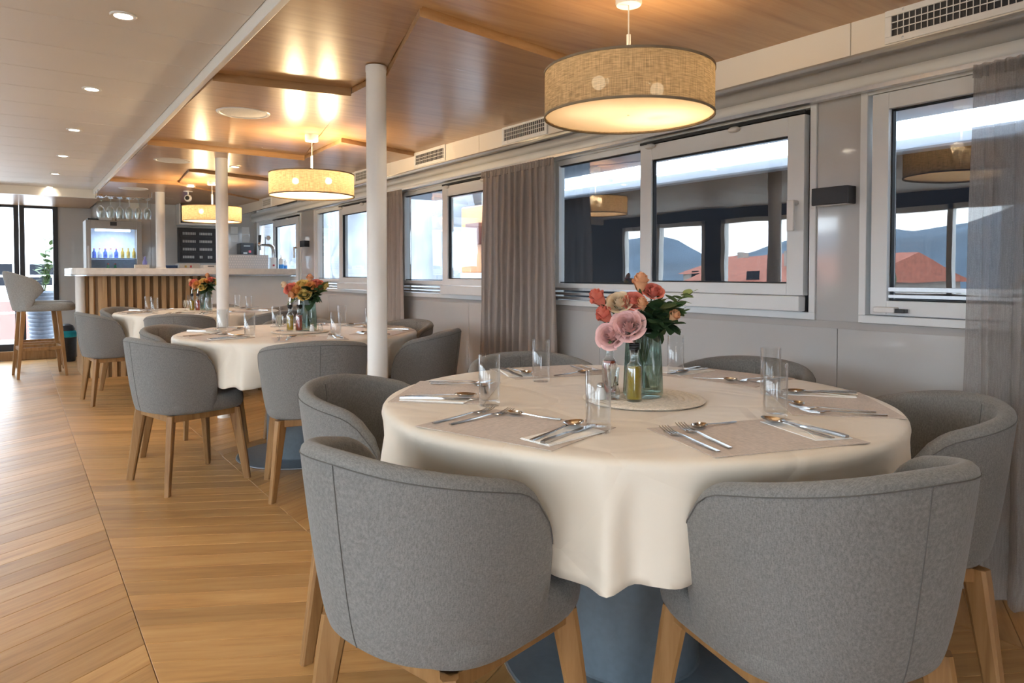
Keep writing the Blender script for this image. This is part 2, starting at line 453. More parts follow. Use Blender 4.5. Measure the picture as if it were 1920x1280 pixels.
# ------------------------------------------------------------------ soffit over the windows
SOF = structure(MB().bx(2.428, 2.475, -2.6, 10.1, 1.868, 2.02).build('trim_3', M['soffit_white']))
ys = [-2.6, -1.2, 0.1, 1.355, 2.62, 3.796, 5.1, 6.4, 7.7, 9.0, 10.1]
for a, c in zip(ys[:-1], ys[1:]):
    MB().bx(2.420, 2.429, a+0.0015, c-0.0015, 1.868, 1.996).build('soffit_panel', M['soffit_white'], SOF, bevel=0.0015)
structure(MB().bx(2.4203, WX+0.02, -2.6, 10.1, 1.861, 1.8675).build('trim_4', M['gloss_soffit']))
# cornice: a rounded white rail against the wall
b = MB()
prof = [(2.735, 1.806), (2.690, 1.806), (2.682, 1.812), (2.677, 1.826), (2.676, 1.846), (2.682, 1.860), (2.692, 1.867), (2.735, 1.867)]
b.grid([[(x, y, z) for x, z in prof] for y in (-2.6, 10.1)], cu=True, cap0=True, cap1=True)
structure(b.build('trim_5', M['white_paint'], smooth=True))
b = MB()
b.bx(2.635, 2.668, -2.6, 8.0, 1.790, 1.806)
structure(b.build('curtain_track', M['aluminium']))

# ------------------------------------------------------------------ window wall
ZB, ZT = 0.905, 1.806
WINS = [(-0.42, 1.470), (1.655, 3.425), (3.76, 5.525), (5.87, 7.66), (8.10, 9.93)]
WALLR = structure(MB().bx(WX, WX+0.10, -2.6, 10.1, 0, ZB-0.002).build('wall_right', M['matt_wall']))
b = MB(); b.bx(WX, WX+0.10, -2.6, 10.1, ZT, 2.1)
b.build('wall_header', M['matt_wall'], WALLR)
edges = [-2.6] + [e for w in WINS for e in w] + [10.1]
for a, c in zip(edges[::2], edges[1::2]):
    MB().bx(WX, WX+0.10, a, c, ZB-0.002, ZT).build('wall_pier', M['matt_wall'], WALLR)
    if c - a < 1.0: MB().bx(WX-0.006, WX, a+0.001, c-0.001, ZB+0.0, ZT-0.002).build('lacquer_panel', M['gloss_wall'], WALLR, bevel=0.001)
ys = [-2.6, -1.3, 0.15, 1.56, 2.98, 4.40, 5.82, 7.24, 8.66, 10.1]
for a, c in zip(ys[:-1], ys[1:]):
    MB().bx(WX-0.006, WX, a+0.0015, c-0.0015, 0.09, ZB-0.03).build('lacquer_panel', M['gloss_wall'], WALLR, bevel=0.001)
structure(MB().bx(WX-0.018, WX, -2.6, 10.1, 0, 0.088).build('baseboard_right', M['white_paint'], bevel=0.003))

def window(n, y0, y1, mirror=False, one_sash=False):
    """y0: near end, y1: far end, on the window wall. Far half is fixed, near half a sliding sash with a ledge below"""
    root = MB()
    t = 0.028
    x0, x1 = WX-0.016, WX+0.07
    root.bx(x0, x1, y0, y0+t, ZB+0.0302, ZT).bx(x0, x1, y1-t, y1, ZB+0.0302, ZT).bx(x0, x1, y0, y1, ZB, ZB+0.03).bx(x0, x1, y0+t+0.0002, y1-t-0.0002, ZT-0.02, ZT)
    r = structure(root.build('window_%d' % n, M['frame_white'], bevel=0.002))
    def ring(name, ya, yb, za, zb, w, xa, xb, mat, parent, wb=None):
        wb = wb or w
        q = MB()
        q.bx(xa, xb, ya, ya+w, za, zb).bx(xa, xb, yb-w, yb, za, zb).bx(xa, xb, ya+w, yb-w, za, za+wb).bx(xa, xb, ya+w, yb-w, zb-w, zb)
        return q.build(name, mat, parent, bevel=0.002)
    def pane(ya, yb, za, zb, x, parent):
        ring('gasket', ya, yb, za, zb, 0.006, x-0.012, x+0.012, M['gasket'], parent)
        MB().add([(x, ya+0.005, za+0.005), (x, yb-0.005, za+0.005), (x, yb-0.005, zb-0.005), (x, ya+0.005, zb-0.005)], [(0, 3, 2, 1)]).build('pane', M['window_glass'], parent, recalc=False)
    if one_sash:
        s = ring('sash', y0+0.05, y1-0.045, ZB+0.034, ZT-0.022, 0.062, WX-0.012, WX+0.05, M['frame_white'], r, 0.055)
        pane(y0+0.112, y1-0.107, ZB+0.089, ZT-0.050-0.034, WX+0.022, s)
        MB().bx(WX-0.004, WX+0.0, y0+0.11, y1-0.11, ZB+0.10, ZB+0.112).bx(WX-0.004, WX, y0+0.11, y1-0.11, ZB+0.125, ZB+0.140).build('drain_rail', M['aluminium'], r)
        h = MB().bx(WX-0.05, WX-0.012, y1-0.155, y1-0.075, ZB+0.045, ZB+0.066).build('stay', M['white_plastic'], r, bevel=0.003)
        MB().bx(WX-0.046, WX-0.016, y1-0.19, y1-0.150, ZB+0.046, ZB+0.060).build('pin', M['black_metal'], h, bevel=0.002)
        return r
    ym = y0 + (y1-y0)*0.545
    # fixed half (far)
    f = ring('fixed_frame', ym-0.01, y1-t, ZB+0.10, ZT-0.02, 0.032, WX+0.006, WX+0.05, M['frame_white'], r)
    pane(ym+0.022, y1-t-0.012, ZB+0.135, ZT-0.052, WX+0.03, f)
    b_ = MB()
    for k, z in enumerate((0.036, 0.062, 0.090)): b_.bx(WX-0.004-0.0*k, WX+0.03, ym+0.02, y1-t, ZB+z, ZB+z+0.016)
    b_.build('track', M['aluminium'], r, bevel=0.002)
    # sliding sash (near)
    MB().bx(WX+0.012, WX+0.045, y0+t+0.0003, y0+0.075, ZB+0.0305, ZT-0.0205).bx(WX+0.012, WX+0.045, y0+0.0752, ym-0.0105, ZT-0.075, ZT-0.0205).build('gap_blocker', M['gasket'], r)  # dark strips added to block sky light leaking between sash and frame
    s = ring('sash', y0+0.042, ym+0.018, ZB+0.100, ZT-0.045, 0.078, WX-0.034, WX+0.004, M['frame_white'], r, 0.05)
    pane(y0+0.12, ym-0.060, ZB+0.150, ZT-0.123, WX-0.012, s)
    MB().bx(WX-0.060, WX-0.010, y0+0.044, ym+0.016, ZB+0.034, ZB+0.098).build('sash_ledge', M['frame_white'], r, bevel=0.004)
    for yy in (y0+0.40*(ym-y0), ym-0.06):
        MB().sphere((WX-0.045, yy, ZT-0.055), (0.018, 0.034, 0.014), 12, 6).build('roller', M['white_plastic'], r, smooth=True)
    MB().bx(WX-0.036, WX-0.030, y0+0.04, ym+0.02, ZT-0.040, ZT-0.028).build('top_rail', M['gasket'], r)
    h = MB().lathe([(0.011, 0), (0.011, 0.03)], 12, (WX-0.034, y0+0.075, ZB+0.49), ax=Matrix.Rotation(radians(-90), 3, 'Y')).build('handle', M['aluminium'], r, smooth=True)
    MB().bx(WX-0.072, WX-0.060, y0+0.066, y0+0.098, ZB+0.37, ZB+0.50).build('grip', M['white_plastic'], h, bevel=0.004)
    return r
window(1, *WINS[0], one_sash=True)
for i in range(1, 5): window(i+1, *WINS[i])

# ------------------------------------------------------------------ the side of the room behind the camera's left: same kind of windows
LX = -2.85
WALLL = structure(MB().bx(LX-0.1, LX, -2.6, 10.95, 0, 0.80).build('wall_left', M['dark_wall']))
MB().bx(LX-0.1, LX, -2.6, 10.95, 1.86, 2.1).build('wall_header', M['dark_wall'], WALLL)
LWIN = [(-1.6, 0.2), (0.5, 2.3), (2.6, 4.4), (4.7, 6.5), (6.8, 8.6)]
edges = [-2.6] + [e for w in LWIN for e in w] + [10.95]
for a, c in zip(edges[::2], edges[1::2]): MB().bx(LX-0.1, LX, a, c, 0.80, 1.86).build('wall_pier', M['dark_wall'], WALLL)
for k, (a, c) in enumerate(LWIN):
    q = MB(); m_ = (a+c)/2
    for ya in (a, m_-0.03, c-0.06): q.bx(LX-0.07, LX+0.02, ya, ya+0.06, 0.80, 1.86)
    q.bx(LX-0.07, LX+0.02, a, c, 0.80, 0.86).bx(LX-0.07, LX+0.02, a, c, 1.80, 1.86)
    w = structure(q.build('window_%d' % (6+k), M['black_metal'] if k == 0 else M['frame_white'], bevel=0.002))
    for ya, yb in ((a+0.06, m_-0.03), (m_+0.03, c-0.06)): MB().add([(LX-0.04, ya, 0.86), (LX-0.04, yb, 0.86), (LX-0.04, yb, 1.80), (LX-0.04, ya, 1.80)], [(0, 1, 2, 3)]).build('pane', M['door_glass'], w, recalc=False)
# wall behind the camera with an unglazed opening, added to let daylight in
WALLF = structure(MB().bx(-3.0, 2.8, -2.7, -2.6, 0, 0.25).build('wall_front', M['matt_wall']))
MB().bx(-3.0, 2.8, -2.7, -2.6, 1.95, 2.1).build('wall_header', M['matt_wall'], WALLF)
MB().bx(-1.2, 2.8, -2.7, -2.6, 0.25, 1.95).build('wall_pier', M['matt_wall'], WALLF)
# structural roof above, so that no sky leaks in
structure(MB().bx(-3.0, 2.85, -2.7, 11.0, 2.1, 2.16).build('roof_deck', M['white_paint']))

# ------------------------------------------------------------------ door wall and the wall behind the bar
DW = 10.90
WALLB = structure(MB().bx(0.44, 0.90, DW, DW+0.1, 0, 2.1).build('wall_back', M['matt_wall']))
MB().bx(-3.0, 0.44, DW, DW+0.1, 1.99, 2.1).build('wall_header', M['matt_wall'], WALLB)
MB().bx(-3.0, -1.6, DW, DW+0.1, 0, 1.99).build('wall_pier', M['matt_wall'], WALLB)
MB().bx(0.445, 0.90, DW-0.006, DW, 0.12, 1.954).build('lacquer_panel', M['gloss_wall'], WALLB)
structure(MB().bx(-1.6, 0.60, DW-0.13, DW, 0, 0.115).build('trim_6', M['oak_leg'], bevel=0.004))
BW = 10.10
WALLS = structure(MB().bx(0.82, 2.85, BW, BW+0.1, 0, 2.1).build('wall_bar', M['matt_wall']))
MB().bx(0.82, 0.90, BW+0.1, DW, 0, 2.1).build('wall_return', M['matt_wall'], WALLS)
xs = [0.83, 1.42, 1.74, 2.20, 2.72]
for a, c in zip(xs[:-1], xs[1:]): MB().bx(a+0.002, c-0.002, BW-0.006, BW, 0, 1.99).build('lacquer_panel', M['gloss_wall'], WALLS, bevel=0.001)
def door(n, x0, x1):
    b = MB(); w = 0.055
    b.bx(x0, x0+w, DW-0.03, DW+0.06, 0.115, 1.985).bx(x1-w, x1, DW-0.03, DW+0.06, 0.115, 1.985).bx(x0+w, x1-w, DW-0.03, DW+0.06, 0.115, 0.20).bx(x0+w, x1-w, DW-0.03, DW+0.06, 1.925, 1.985)
    d = structure(b.build('door_%d' % n, M['black_metal'], bevel=0.003))
    MB().add([(x0+w, DW+0.01, 0.20), (x1-w, DW+0.01, 0.20), (x1-w, DW+0.01, 1.925), (x0+w, DW+0.01, 1.925)], [(0, 1, 2, 3)]).build('pane', M['door_glass'], d, recalc=False)
    MB().bx(x1-w+0.012, x1-w+0.028, DW-0.07, DW-0.052, 0.95, 1.25).bx(x1-w+0.012, x1-w+0.028, DW-0.07, DW-0.03, 0.96, 0.98).bx(x1-w+0.012, x1-w+0.028, DW-0.07, DW-0.03, 1.22, 1.24).build('handle', M['black_metal'], d)
    return d
door(1, 0.035, 0.445)
door(2, -0.76, 0.030)
door(3, -1.58, -0.77)
# ------------------------------------------------------------------ poles
pole_l = ['white round support pole standing between the nearest and the middle table', 'white round support pole between the middle and the farthest table', 'white round support pole rising from the bar counter']
for i, (x, y, r) in enumerate(((1.277, 2.826, 0.043), (1.277, 5.623, 0.044), (1.279, 8.415, 0.046))):
    p = thing('support_pole', pole_l[i], 'pole', (x, y, 0), group='white support poles')
    top = 1.975
    zf = 1.1505 if i == 2 else 0.0
    MB().lathe([(r, zf+0.012), (r, top)], 32).build('shaft', M['white_paint'], p, smooth=True)
    MB().lathe([(r+0.004, zf), (r+0.004, zf+0.01), (r, zf+0.013)], 32).build('foot_ring', M['white_paint'], p, smooth=True)
    MB().lathe([(r+0.0015, top-0.012), (r+0.0015, top+0.012)], 32).build('top_ring', M['white_paint'], p, smooth=True)

# ------------------------------------------------------------------ tables
names = ['nearest', 'middle', 'farthest']
TR = 0.69
def table(i, x, y):
    t = thing('pedestal_table', 'round table with blue grey pedestal and disc base, %s of the three' % names[i], 'table', (x, y, 0), group='round dining tables')
    b = MB().lathe([(0.365, 0.0), (0.368, 0.003), (0.368, 0.007), (0.362, 0.011)], 64)
    b.build('base_disc', M['pedestal_blue'], t, smooth=True, ang=30)
    MB().lathe([(0.3685, 0.0035), (0.3705, 0.0045), (0.3705, 0.0075), (0.3685, 0.0085)], 64, cap0=False, cap1=False).build('base_rim', M['aluminium'], t, smooth=True)
    MB().lathe([(0.20, 0.011), (0.195, 0.016), (0.195, 0.70), (0.20, 0.705)], 48).build('pedestal', M['pedestal_blue'], t, smooth=True)
    MB().lathe([(0.30, 0.702), (TR-0.01, 0.706), (TR-0.002, 0.712), (TR-0.002, TZ-0.008), (TR-0.010, TZ-0.002)], 64).build('table_top', M['white_paint'], t, smooth=True)
def tablecloth(i, x, y, seed):
    rnd = random.Random(seed)
    SEG = 360
    phs = [rnd.random()*6.28 for _ in range(6)]
    b = MB()
    def ripple(a):
        w = a + 0.05*sin(5*a+phs[3]) + 0.03*sin(9*a+phs[4])
        f1 = sin(37*w+phs[0]); f2 = sin(21*w+phs[1]); f3 = sin(67*w+phs[2])
        return 0.62*math.copysign(abs(f1)**0.95, f1) + 0.45*f2 + 0.14*f3
    def hang(a):
        # between the chairs the cloth swings free, at the chairs it is pressed back
        d = min(abs(((math.degrees(a) - c_ + 180) % 360) - 180) for c_ in CH[i])
        return max(0.0, min(1.0, (d-17)/11.0))
    rows = []
    for rr in (0.012, 0.10, 0.2, 0.3, 0.4, 0.5, 0.58, 0.64, 0.675):
        rows.append([(rr*cos(2*pi*k/SEG), rr*sin(2*pi*k/SEG), TZ + 0.0015) for k in range(SEG)])
    for dr, dz in ((0.690, -0.0005), (0.698, -0.004), (0.703, -0.011), (0.705, -0.022)):
        rows.append([(dr*cos(2*pi*k/SEG), dr*sin(2*pi*k/SEG), TZ+dz) for k in range(SEG)])
    NS = 13
    for j in range(1, NS+1):
        t = j/NS; row = []
        for k in range(SEG):
            a = 2*pi*k/SEG
            h = hang(a)
            dropl = 0.240 + 0.012*sin(3*a+phs[4]) + 0.010*sin(5*a+phs[5]) + 0.006*h*ripple(a)
            amp = (0.0025 + 0.019*h)*t**0.6
            r = 0.705 + 0.030*t*h - 0.045*t**0.7*(1-h) + amp*ripple(a)
            row.append((r*cos(a), r*sin(a), TZ - 0.022 - (dropl-0.022)*t))
        rows.append(row)
    # hem: fold back inward so that the cloth has thickness
    last = rows[-1]
    rows.append([(p[0]*0.9965, p[1]*0.9965, p[2]-0.0006) for p in last])
    rows.append([(p[0]*0.9965, p[1]*0.9965, p[2]+0.012) for p in last])
    b.grid(rows, cu=True, cap0=True)
    o = b.build('tablecloth', M['tablecloth'], smooth=True, ang=80, recalc=True)
    o.location = (x, y, 0)
    tag(o, 'cream tablecloth hanging in folds over the %s round table' % names[i], 'tablecloth', 'cream tablecloths')
CH = [[193.5, 256, 314, 14, 74, 135], [195, 257, 315, 14, 72, 137], [186, 248, 308, 8, 68, 130]]
for i, (x, y) in enumerate(TABLES):
    table(i, x, y)
    tablecloth(i, x, y, 11+i)

# ------------------------------------------------------------------ tub chair
def rim_path(W, D, ext, n=44, e=0.80):
    pts = []
    for k in range(n+1):
        a = -pi/2 + pi*k/n
        s_, c_ = sin(a), cos(a)
        pts.append((W*math.copysign(abs(s_)**e, s_), -D*abs(c_)**e))
    pre = [(-W + 0.012*(1-u)**2, ext*(1-u)) for u in (0.0, 0.05, 0.12, 0.2, 0.3, 0.45, 0.6, 0.8)]
    post = [(-p[0], p[1]) for p in pre[::-1]]
    return pre + pts + post
def shell(W, D, ext, zb, zback, zarm, th, taper, inner_z, drop_len=0.075, wing=None):
    path = rim_path(W, D, ext)
    n = len(path)
    L = [0]
    for p, q in zip(path[:-1], path[1:]): L.append(L[-1] + hypot(q[0]-p[0], q[1]-p[1]))
    T = L[-1]
    rows = []; rimline = []
    for i, (x, y) in enumerate(path):
        p, q = path[max(i-1, 0)], path[min(i+1, n-1)]
        tx, ty = q[0]-p[0], q[1]-p[1]; l = hypot(tx, ty) or 1
        nx, ny = ty/l, -tx/l                       # outward
        u = min(L[i], T-L[i])                      # distance from the arm end
        f = min(1, u/(T/2))
        sm = f*f*(3-2*f)
        zr = zarm + (zback - zarm)*sin(f*pi/2)**0.9
        if u < drop_len:
            q_ = u/drop_len
            zr = zb + 0.07 + (zr - zb - 0.07)*max(0, 1-(1-q_)**2.3)**(1/2.3)
        row = []
        zs = [0, 0.02, 0.07, 0.16, 0.30, 0.48, 0.68, 0.86, 1.0]
        H = zr - th*0.5
        for w in zs:
            z = zb + (H - zb)*w
            k = (z - zb)/(0.775-0.385)
            s_ = taper + (1-taper)*min(1.15, k)**0.62
            if w == 0: s_ = taper - 0.05
            ox = 0.0
            row.append(Vector((x*s_, y*s_ , z)))
        top = row[-1]
        for a in (30, 65, 90, 115, 150):
            ar = radians(a)
            row.append(Vector((top.x - nx*th*0.5*(1-cos(ar)), top.y - ny*th*0.5*(1-cos(ar)), H + th*0.5*sin(ar))))
        ti = Vector((top.x - nx*th, top.y - ny*th, H))
        row.append(ti)
        for w in (0.3, 0.65, 1.0):
            z = H + (inner_z - H)*w if H > inner_z else H - 0.002*w
            row.append(Vector((ti.x*(1-0.10*w), ti.y*(1-0.10*w), z)))
        rows.append(row)
        rimline.append(row[8] + Vector((nx, ny, 0))*0.0008)
    return rows, rimline
def make_chair():
    c = thing('tub_chair', 'grey', 'chair')
    th = 0.042
    rows, rim = shell(0.280, 0.295, 0.045, 0.392, 0.775, 0.695, th, 0.80, 0.45, 0.15)
    b = MB(); b.grid(rows, cap0=True, cap1=True)
    # underside
    und = [r[0] for r in rows]
    b.add(und, [tuple(range(len(und)))])
    sh = b.build('backrest', M['chair_fabric'], c, smooth=True, ang=50)
    MB().tube(rim[5:-5], 0.0013, 5).build('rim_seam', M['seam_thread'], sh)
    r = rows[len(rows)//2]
    nx = Vector((r[5].x, r[5].y, 0)).normalized()*0.0006
    MB().tube([p+nx for p in r[1:9]], 0.0011, 5).build('back_seam', M['seam_thread'], sh)
    MB().tube([p-nx for p in r[14:17]], 0.0011, 5).build('inner_seam', M['seam_thread'], sh)
    # seat cushion
    b = MB(); rws = []
    def outline(s, fr):
        o = []
        for k in range(40):
            a = 2*pi*k/40; ca, sa = cos(a), sin(a)
            x = 0.232*math.copysign(abs(ca)**0.55, ca)*s
            y = (0.235 if sa > 0 else 0.225)*math.copysign(abs(sa)**0.55, sa)*s + 0.01
            o.append((x, y))
        return o
    for z, s in ((0.386, 0.90), (0.392, 0.955), (0.405, 0.985), (0.43, 1.0), (0.452, 0.99), (0.466, 0.955), (0.473, 0.88), (0.477, 0.70), (0.478, 0.3)):
        rws.append([(x, y, z) for x, y in outline(s, 0)])
    b.grid(rws, cu=True, cap0=True, cap1=True)
    b.build('seat', M['chair_fabric'], c, smooth=True, ang=60)
    # frame and legs
    b = MB()
    for s in (-1, 1):
        b.bx(-0.185, 0.185, s*0.165-0.012, s*0.165+0.012, 0.352, 0.386)
        b.bx(s*0.175-0.012, s*0.175+0.012, -0.165, 0.165, 0.352, 0.386)
    b.build('seat_frame', M['oak_leg'], c, bevel=0.002)
    for sx in (-1, 1):
        for sy in (-1, 1):
            b = MB()
            top, bot = Vector((sx*0.172, sy*0.168, 0.386)), Vector((sx*0.218, sy*0.212, 0.0))
            d = Vector((sx, sy*0.9, 0)).normalized(); w = Vector((-d.y, d.x, 0))
            rws = []
            for p, a, e in ((bot, 0.012, 0.017), (bot.lerp(top, 0.9), 0.0165, 0.0285), (top, 0.0165, 0.0285)):
                q = []
                for k1, k2 in ((-1, -0.7), (-0.7, -1), (0.7, -1), (1, -0.7), (1, 0.7), (0.7, 1), (-0.7, 1), (-1, 0.7)):
                    v = p + w*a*k1 + d*e*k2; q.append((v.x, v.y, p.z))
                rws.append(q)
            b.grid(rws, cu=True, cap0=True, cap1=True)
            b.build('leg', M['oak_leg'], c)
    return c
chair0 = make_chair(); ckm = kidmap(chair0)
CL = [
 ['grey tub chair with its back to us, left of the two closest', 'grey tub chair with its back to us, right of the two closest', 'grey tub chair beside the sheer curtain at the nearest table', 'grey tub chair behind the nearest table under the middle of the big window', 'grey tub chair behind the nearest table in front of the taupe curtain', 'grey tub chair at the left side of the nearest table, behind the closest chair'],
 ['grey tub chair on the aisle with its back to us at the middle table', 'grey tub chair left of the nearest pole, its back to the near table', 'grey tub chair right of the nearest pole at the middle table', 'grey tub chair at the window side of the middle table', 'grey tub chair behind the flowers of the middle table', 'grey tub chair at the far aisle side of the middle table'],
 ['grey tub chair on the aisle at the farthest table, near the bar stools', 'grey tub chair at the near side of the farthest table, left of the second pole', 'grey tub chair at the near side of the farthest table, right of the second pole', 'grey tub chair at the window side of the farthest table', 'grey tub chair between the farthest table and the white bar front', 'grey tub chair between the farthest table and the slatted bar front']]
CR = [[0.715, 0.655, 0.665, 0.68, 0.68, 0.685], [0.685, 0.70, 0.70, 0.685, 0.685, 0.685], [0.70]*6]
first = True
for i, (tx, ty) in enumerate(TABLES):
    for k, a in enumerate(CH[i]):
        ar = radians(a); R = CR[i][k]
        loc = (tx + R*cos(ar), ty + R*sin(ar), 0); rz = ar + pi/2
        if first:
            chair0.location = loc; chair0.rotation_euler = (0, 0, rz); tag(chair0, CL[i][k], 'chair', 'grey tub chairs'); first = False
        else: copy_tree(chair0, ckm, loc, rz, CL[i][k], 'grey tub chairs')

# ------------------------------------------------------------------ pendant lamps
def pendant(i, x, y, watts, label):
    p = thing('pendant_lamp', label, 'lamp', (x, y, 0), group='drum pendant lamps')
    R, z0, z1 = 0.262, 1.588, 1.725
    MB().lathe([(0.038, 1.935), (0.041, 1.94), (0.041, 1.985)], 24).build('canopy', M['white_plastic'], p, smooth=True)
    MB().tube([(0, 0, 1.84), (0, 0, 1.937)], 0.0022, 6).build('cord', M['white_plastic'], p)
    MB().tube([(0, 0, 1.70), (0, 0, 1.845)], 0.0065, 10).build('stem', M['white_plastic'], p, smooth=True)
    b = MB(); SEG = 72; rows = []
    for z in (z0, z1): rows.append([(R*cos(2*pi*k/SEG), R*sin(2*pi*k/SEG), z) for k in range(SEG+1)])
    b.grid(rows); b.uv = [(k/SEG*2*pi*R*3, (z-z0)*12) for z in (z0, z1) for k in range(SEG+1)]
    b.build('shade', M['lamp_linen'], p, smooth=True, recalc=False)
    for z in (z0, z1): MB().lathe([(R-0.002, z-0.003), (R+0.0025, z-0.003), (R+0.0025, z+0.004), (R-0.002, z+0.004)], SEG, cap0=False, cap1=False).build('shade_trim', M['shade_trim'], p, smooth=True)
    MB().lathe([(0.004, z0+0.006), (R-0.003, z0+0.006)], SEG, cap0=False, cap1=False).build('diffuser', M['lamp_diffuser'], p, smooth=True, recalc=False)
    b = MB()
    for k in range(3):
        a = 2*pi*k/3 + 0.5 + i
        b.tube([(0, 0, 1.70), ((R-0.004)*cos(a), (R-0.004)*sin(a), 1.718)], 0.0025, 6)
    b.build('spider', M['white_plastic'], p)
    for k in range(2):
        a = 2.55 + pi*k + (0.35 if i == 0 else 0.0)
        bx_, by_ = 0.105*cos(a), 0.105*sin(a)
        MB().tube([(0.01*cos(a), 0.01*sin(a), 1.70), (bx_*0.7, by_*0.7, 1.692)], 0.011, 10).build('socket', M['white_plastic'], p, smooth=True)
        MB().sphere((bx_, by_, 1.685), (0.022, 0.022, 0.022), 12, 8).build('bulb', M['bulb_glow' if i else 'bulb_glow_dim'], p, smooth=True)
        d = bpy.data.lights.new('bulb_light', 'POINT'); d.energy = watts*(1.0 if (i or k) else 0.25); d.color = (1.0, 0.74, 0.42); d.shadow_soft_size = 0.03
        o = bpy.data.objects.new('bulb_light', d); col.objects.link(o); o.parent = p; o.location = (bx_, by_, 1.715)
def diffuser_mat():
    m = bpy.data.materials.new('lamp_diffuser'); m.use_nodes = True; t = m.node_tree; t.nodes.clear()
    tl = N(t, 'ShaderNodeBsdfTranslucent'); tl.inputs[0].default_value = (0.92, 0.84, 0.72, 1)
    d = N(t, 'ShaderNodeBsdfDiffuse'); d.inputs[0].default_value = (0.85, 0.82, 0.76, 1)
    mx = N(t, 'ShaderNodeMixShader', i_0=0.62); o = N(t, 'ShaderNodeOutputMaterial')
    t.links.new(d.outputs[0], mx.inputs[1]); t.links.new(tl.outputs[0], mx.inputs[2]); t.links.new(mx.outputs[0], o.inputs[0])
    MATS['lamp_diffuser'] = m
diffuser_mat()
plain('shade_trim', (0.30, 0.24, 0.16), 0.8, noise=0.1)
PEND = [(1.575, 1.60), (1.545, 4.40), (1.53, 7.12)]
pendant(0, *PEND[0], 2.8, 'large linen drum pendant lamp hanging over the nearest table')
pendant(1, *PEND[1], 8, 'linen drum pendant lamp glowing over the middle table')
pendant(2, *PEND[2], 8, 'linen drum pendant lamp partly behind the second pole')

# ------------------------------------------------------------------ recessed downlights and ceiling speakers
ring_m = MB().lathe([(0.028, 0.0), (0.031, -0.004), (0.041, -0.005), (0.044, -0.002), (0.044, 0.004)], 28, cap0=False, cap1=False).mesh('trim_ring', M['white_plastic'], True)
lens_m = MB().lathe([(0.002, -0.001), (0.029, -0.001)], 24, cap0=True, cap1=False).mesh('lens', M['downlight_glow'])
spot_d = bpy.data.lights.new('downlight_beam', 'SPOT')
spot_d.energy = 6.5; spot_d.color = (1.0, 0.84, 0.63); spot_d.spot_size = radians(125); spot_d.spot_blend = 0.8; spot_d.shadow_soft_size = 0.03
def downlight(x, y, z, label, group):
    t = thing('downlight', label, 'downlight', (x, y, z), group=group)
    inst('trim_ring', ring_m, t); inst('lens', lens_m, t)
    o = bpy.data.objects.new('downlight_beam', spot_d); col.objects.link(o); o.parent = t; o.location = (0, 0, -0.012)
for k, y in enumerate((1.64, 0.41, -0.82)):
    downlight(0.33, y, ZC-0.001, 'downlight in the white ceiling %s' % ('before the nearest one in view', 'overhead beside the camera', 'behind the camera')[k], 'downlights in the white ceiling')
for k, y in enumerate((0.62, -0.55)):
    downlight(1.50, y, ZW-0.022-0.0058*(1.0-y), 'downlight in the wooden ceiling %s' % ('over the near edge of the nearest table', 'behind the camera')[k], 'downlights in the wooden ceiling')
orde = ['nearest', 'second', 'third', 'fourth', 'fifth', 'sixth and farthest']
for k in range(6):
    downlight(0.325 - 0.005*k, 2.87 + 1.228*k, ZC - 0.001, '%s downlight in the row along the white plank ceiling' % orde[k], 'downlights in the white ceiling')
for k, (x, y, z, l) in enumerate(((1.556, 2.554, 1.972, 'downlight in the wooden ceiling between the near lamp and the nearest pole'), (1.477, 5.119, 1.998, 'downlight in the wooden ceiling just left of the middle lamp'),
                        (1.473, 6.03, 1.972, 'downlight in the wooden ceiling beside the second pole'), (1.44, 7.64, 1.970, 'downlight in the wooden ceiling in front of the ceiling camera'), (1.478, 9.06, 1.987, 'farthest downlight in the wooden ceiling, over the bar'))):
    downlight(x, y, z-0.002, l, 'downlights in the wooden ceiling')
ring_s = MB().lathe([(0.118, -0.004), (0.122, -0.008), (0.134, -0.008), (0.139, -0.003), (0.139, 0.006)], 44, cap0=False, cap1=False).mesh('speaker_ring', M['white_plastic'], True)
gr_s = MB().lathe([(0.002, -0.010), (0.06, -0.009), (0.119, -0.004)], 44, cap0=True, cap1=False).mesh('grille', M['speaker_grille'] if 'speaker_grille' in M else plain('speaker_grille', (0.70, 0.68, 0.66), 0.7, noise=0.25, nscale=500), True)
for (x, y, z, l) in ((1.021, 3.985, 1.974, 'nearest round white ceiling speaker, left of the middle lamp'), (1.003, 5.97, 1.975, 'second round white ceiling speaker, left of the second pole'), (0.992, 8.157, 1.972, 'farthest round white ceiling speaker, above the hanging glasses')):
    t = thing('ceiling_speaker', l, 'speaker', (x, y, z), group='ceiling speakers')
    inst('speaker_ring', ring_s, t); inst('grille', gr_s, t)

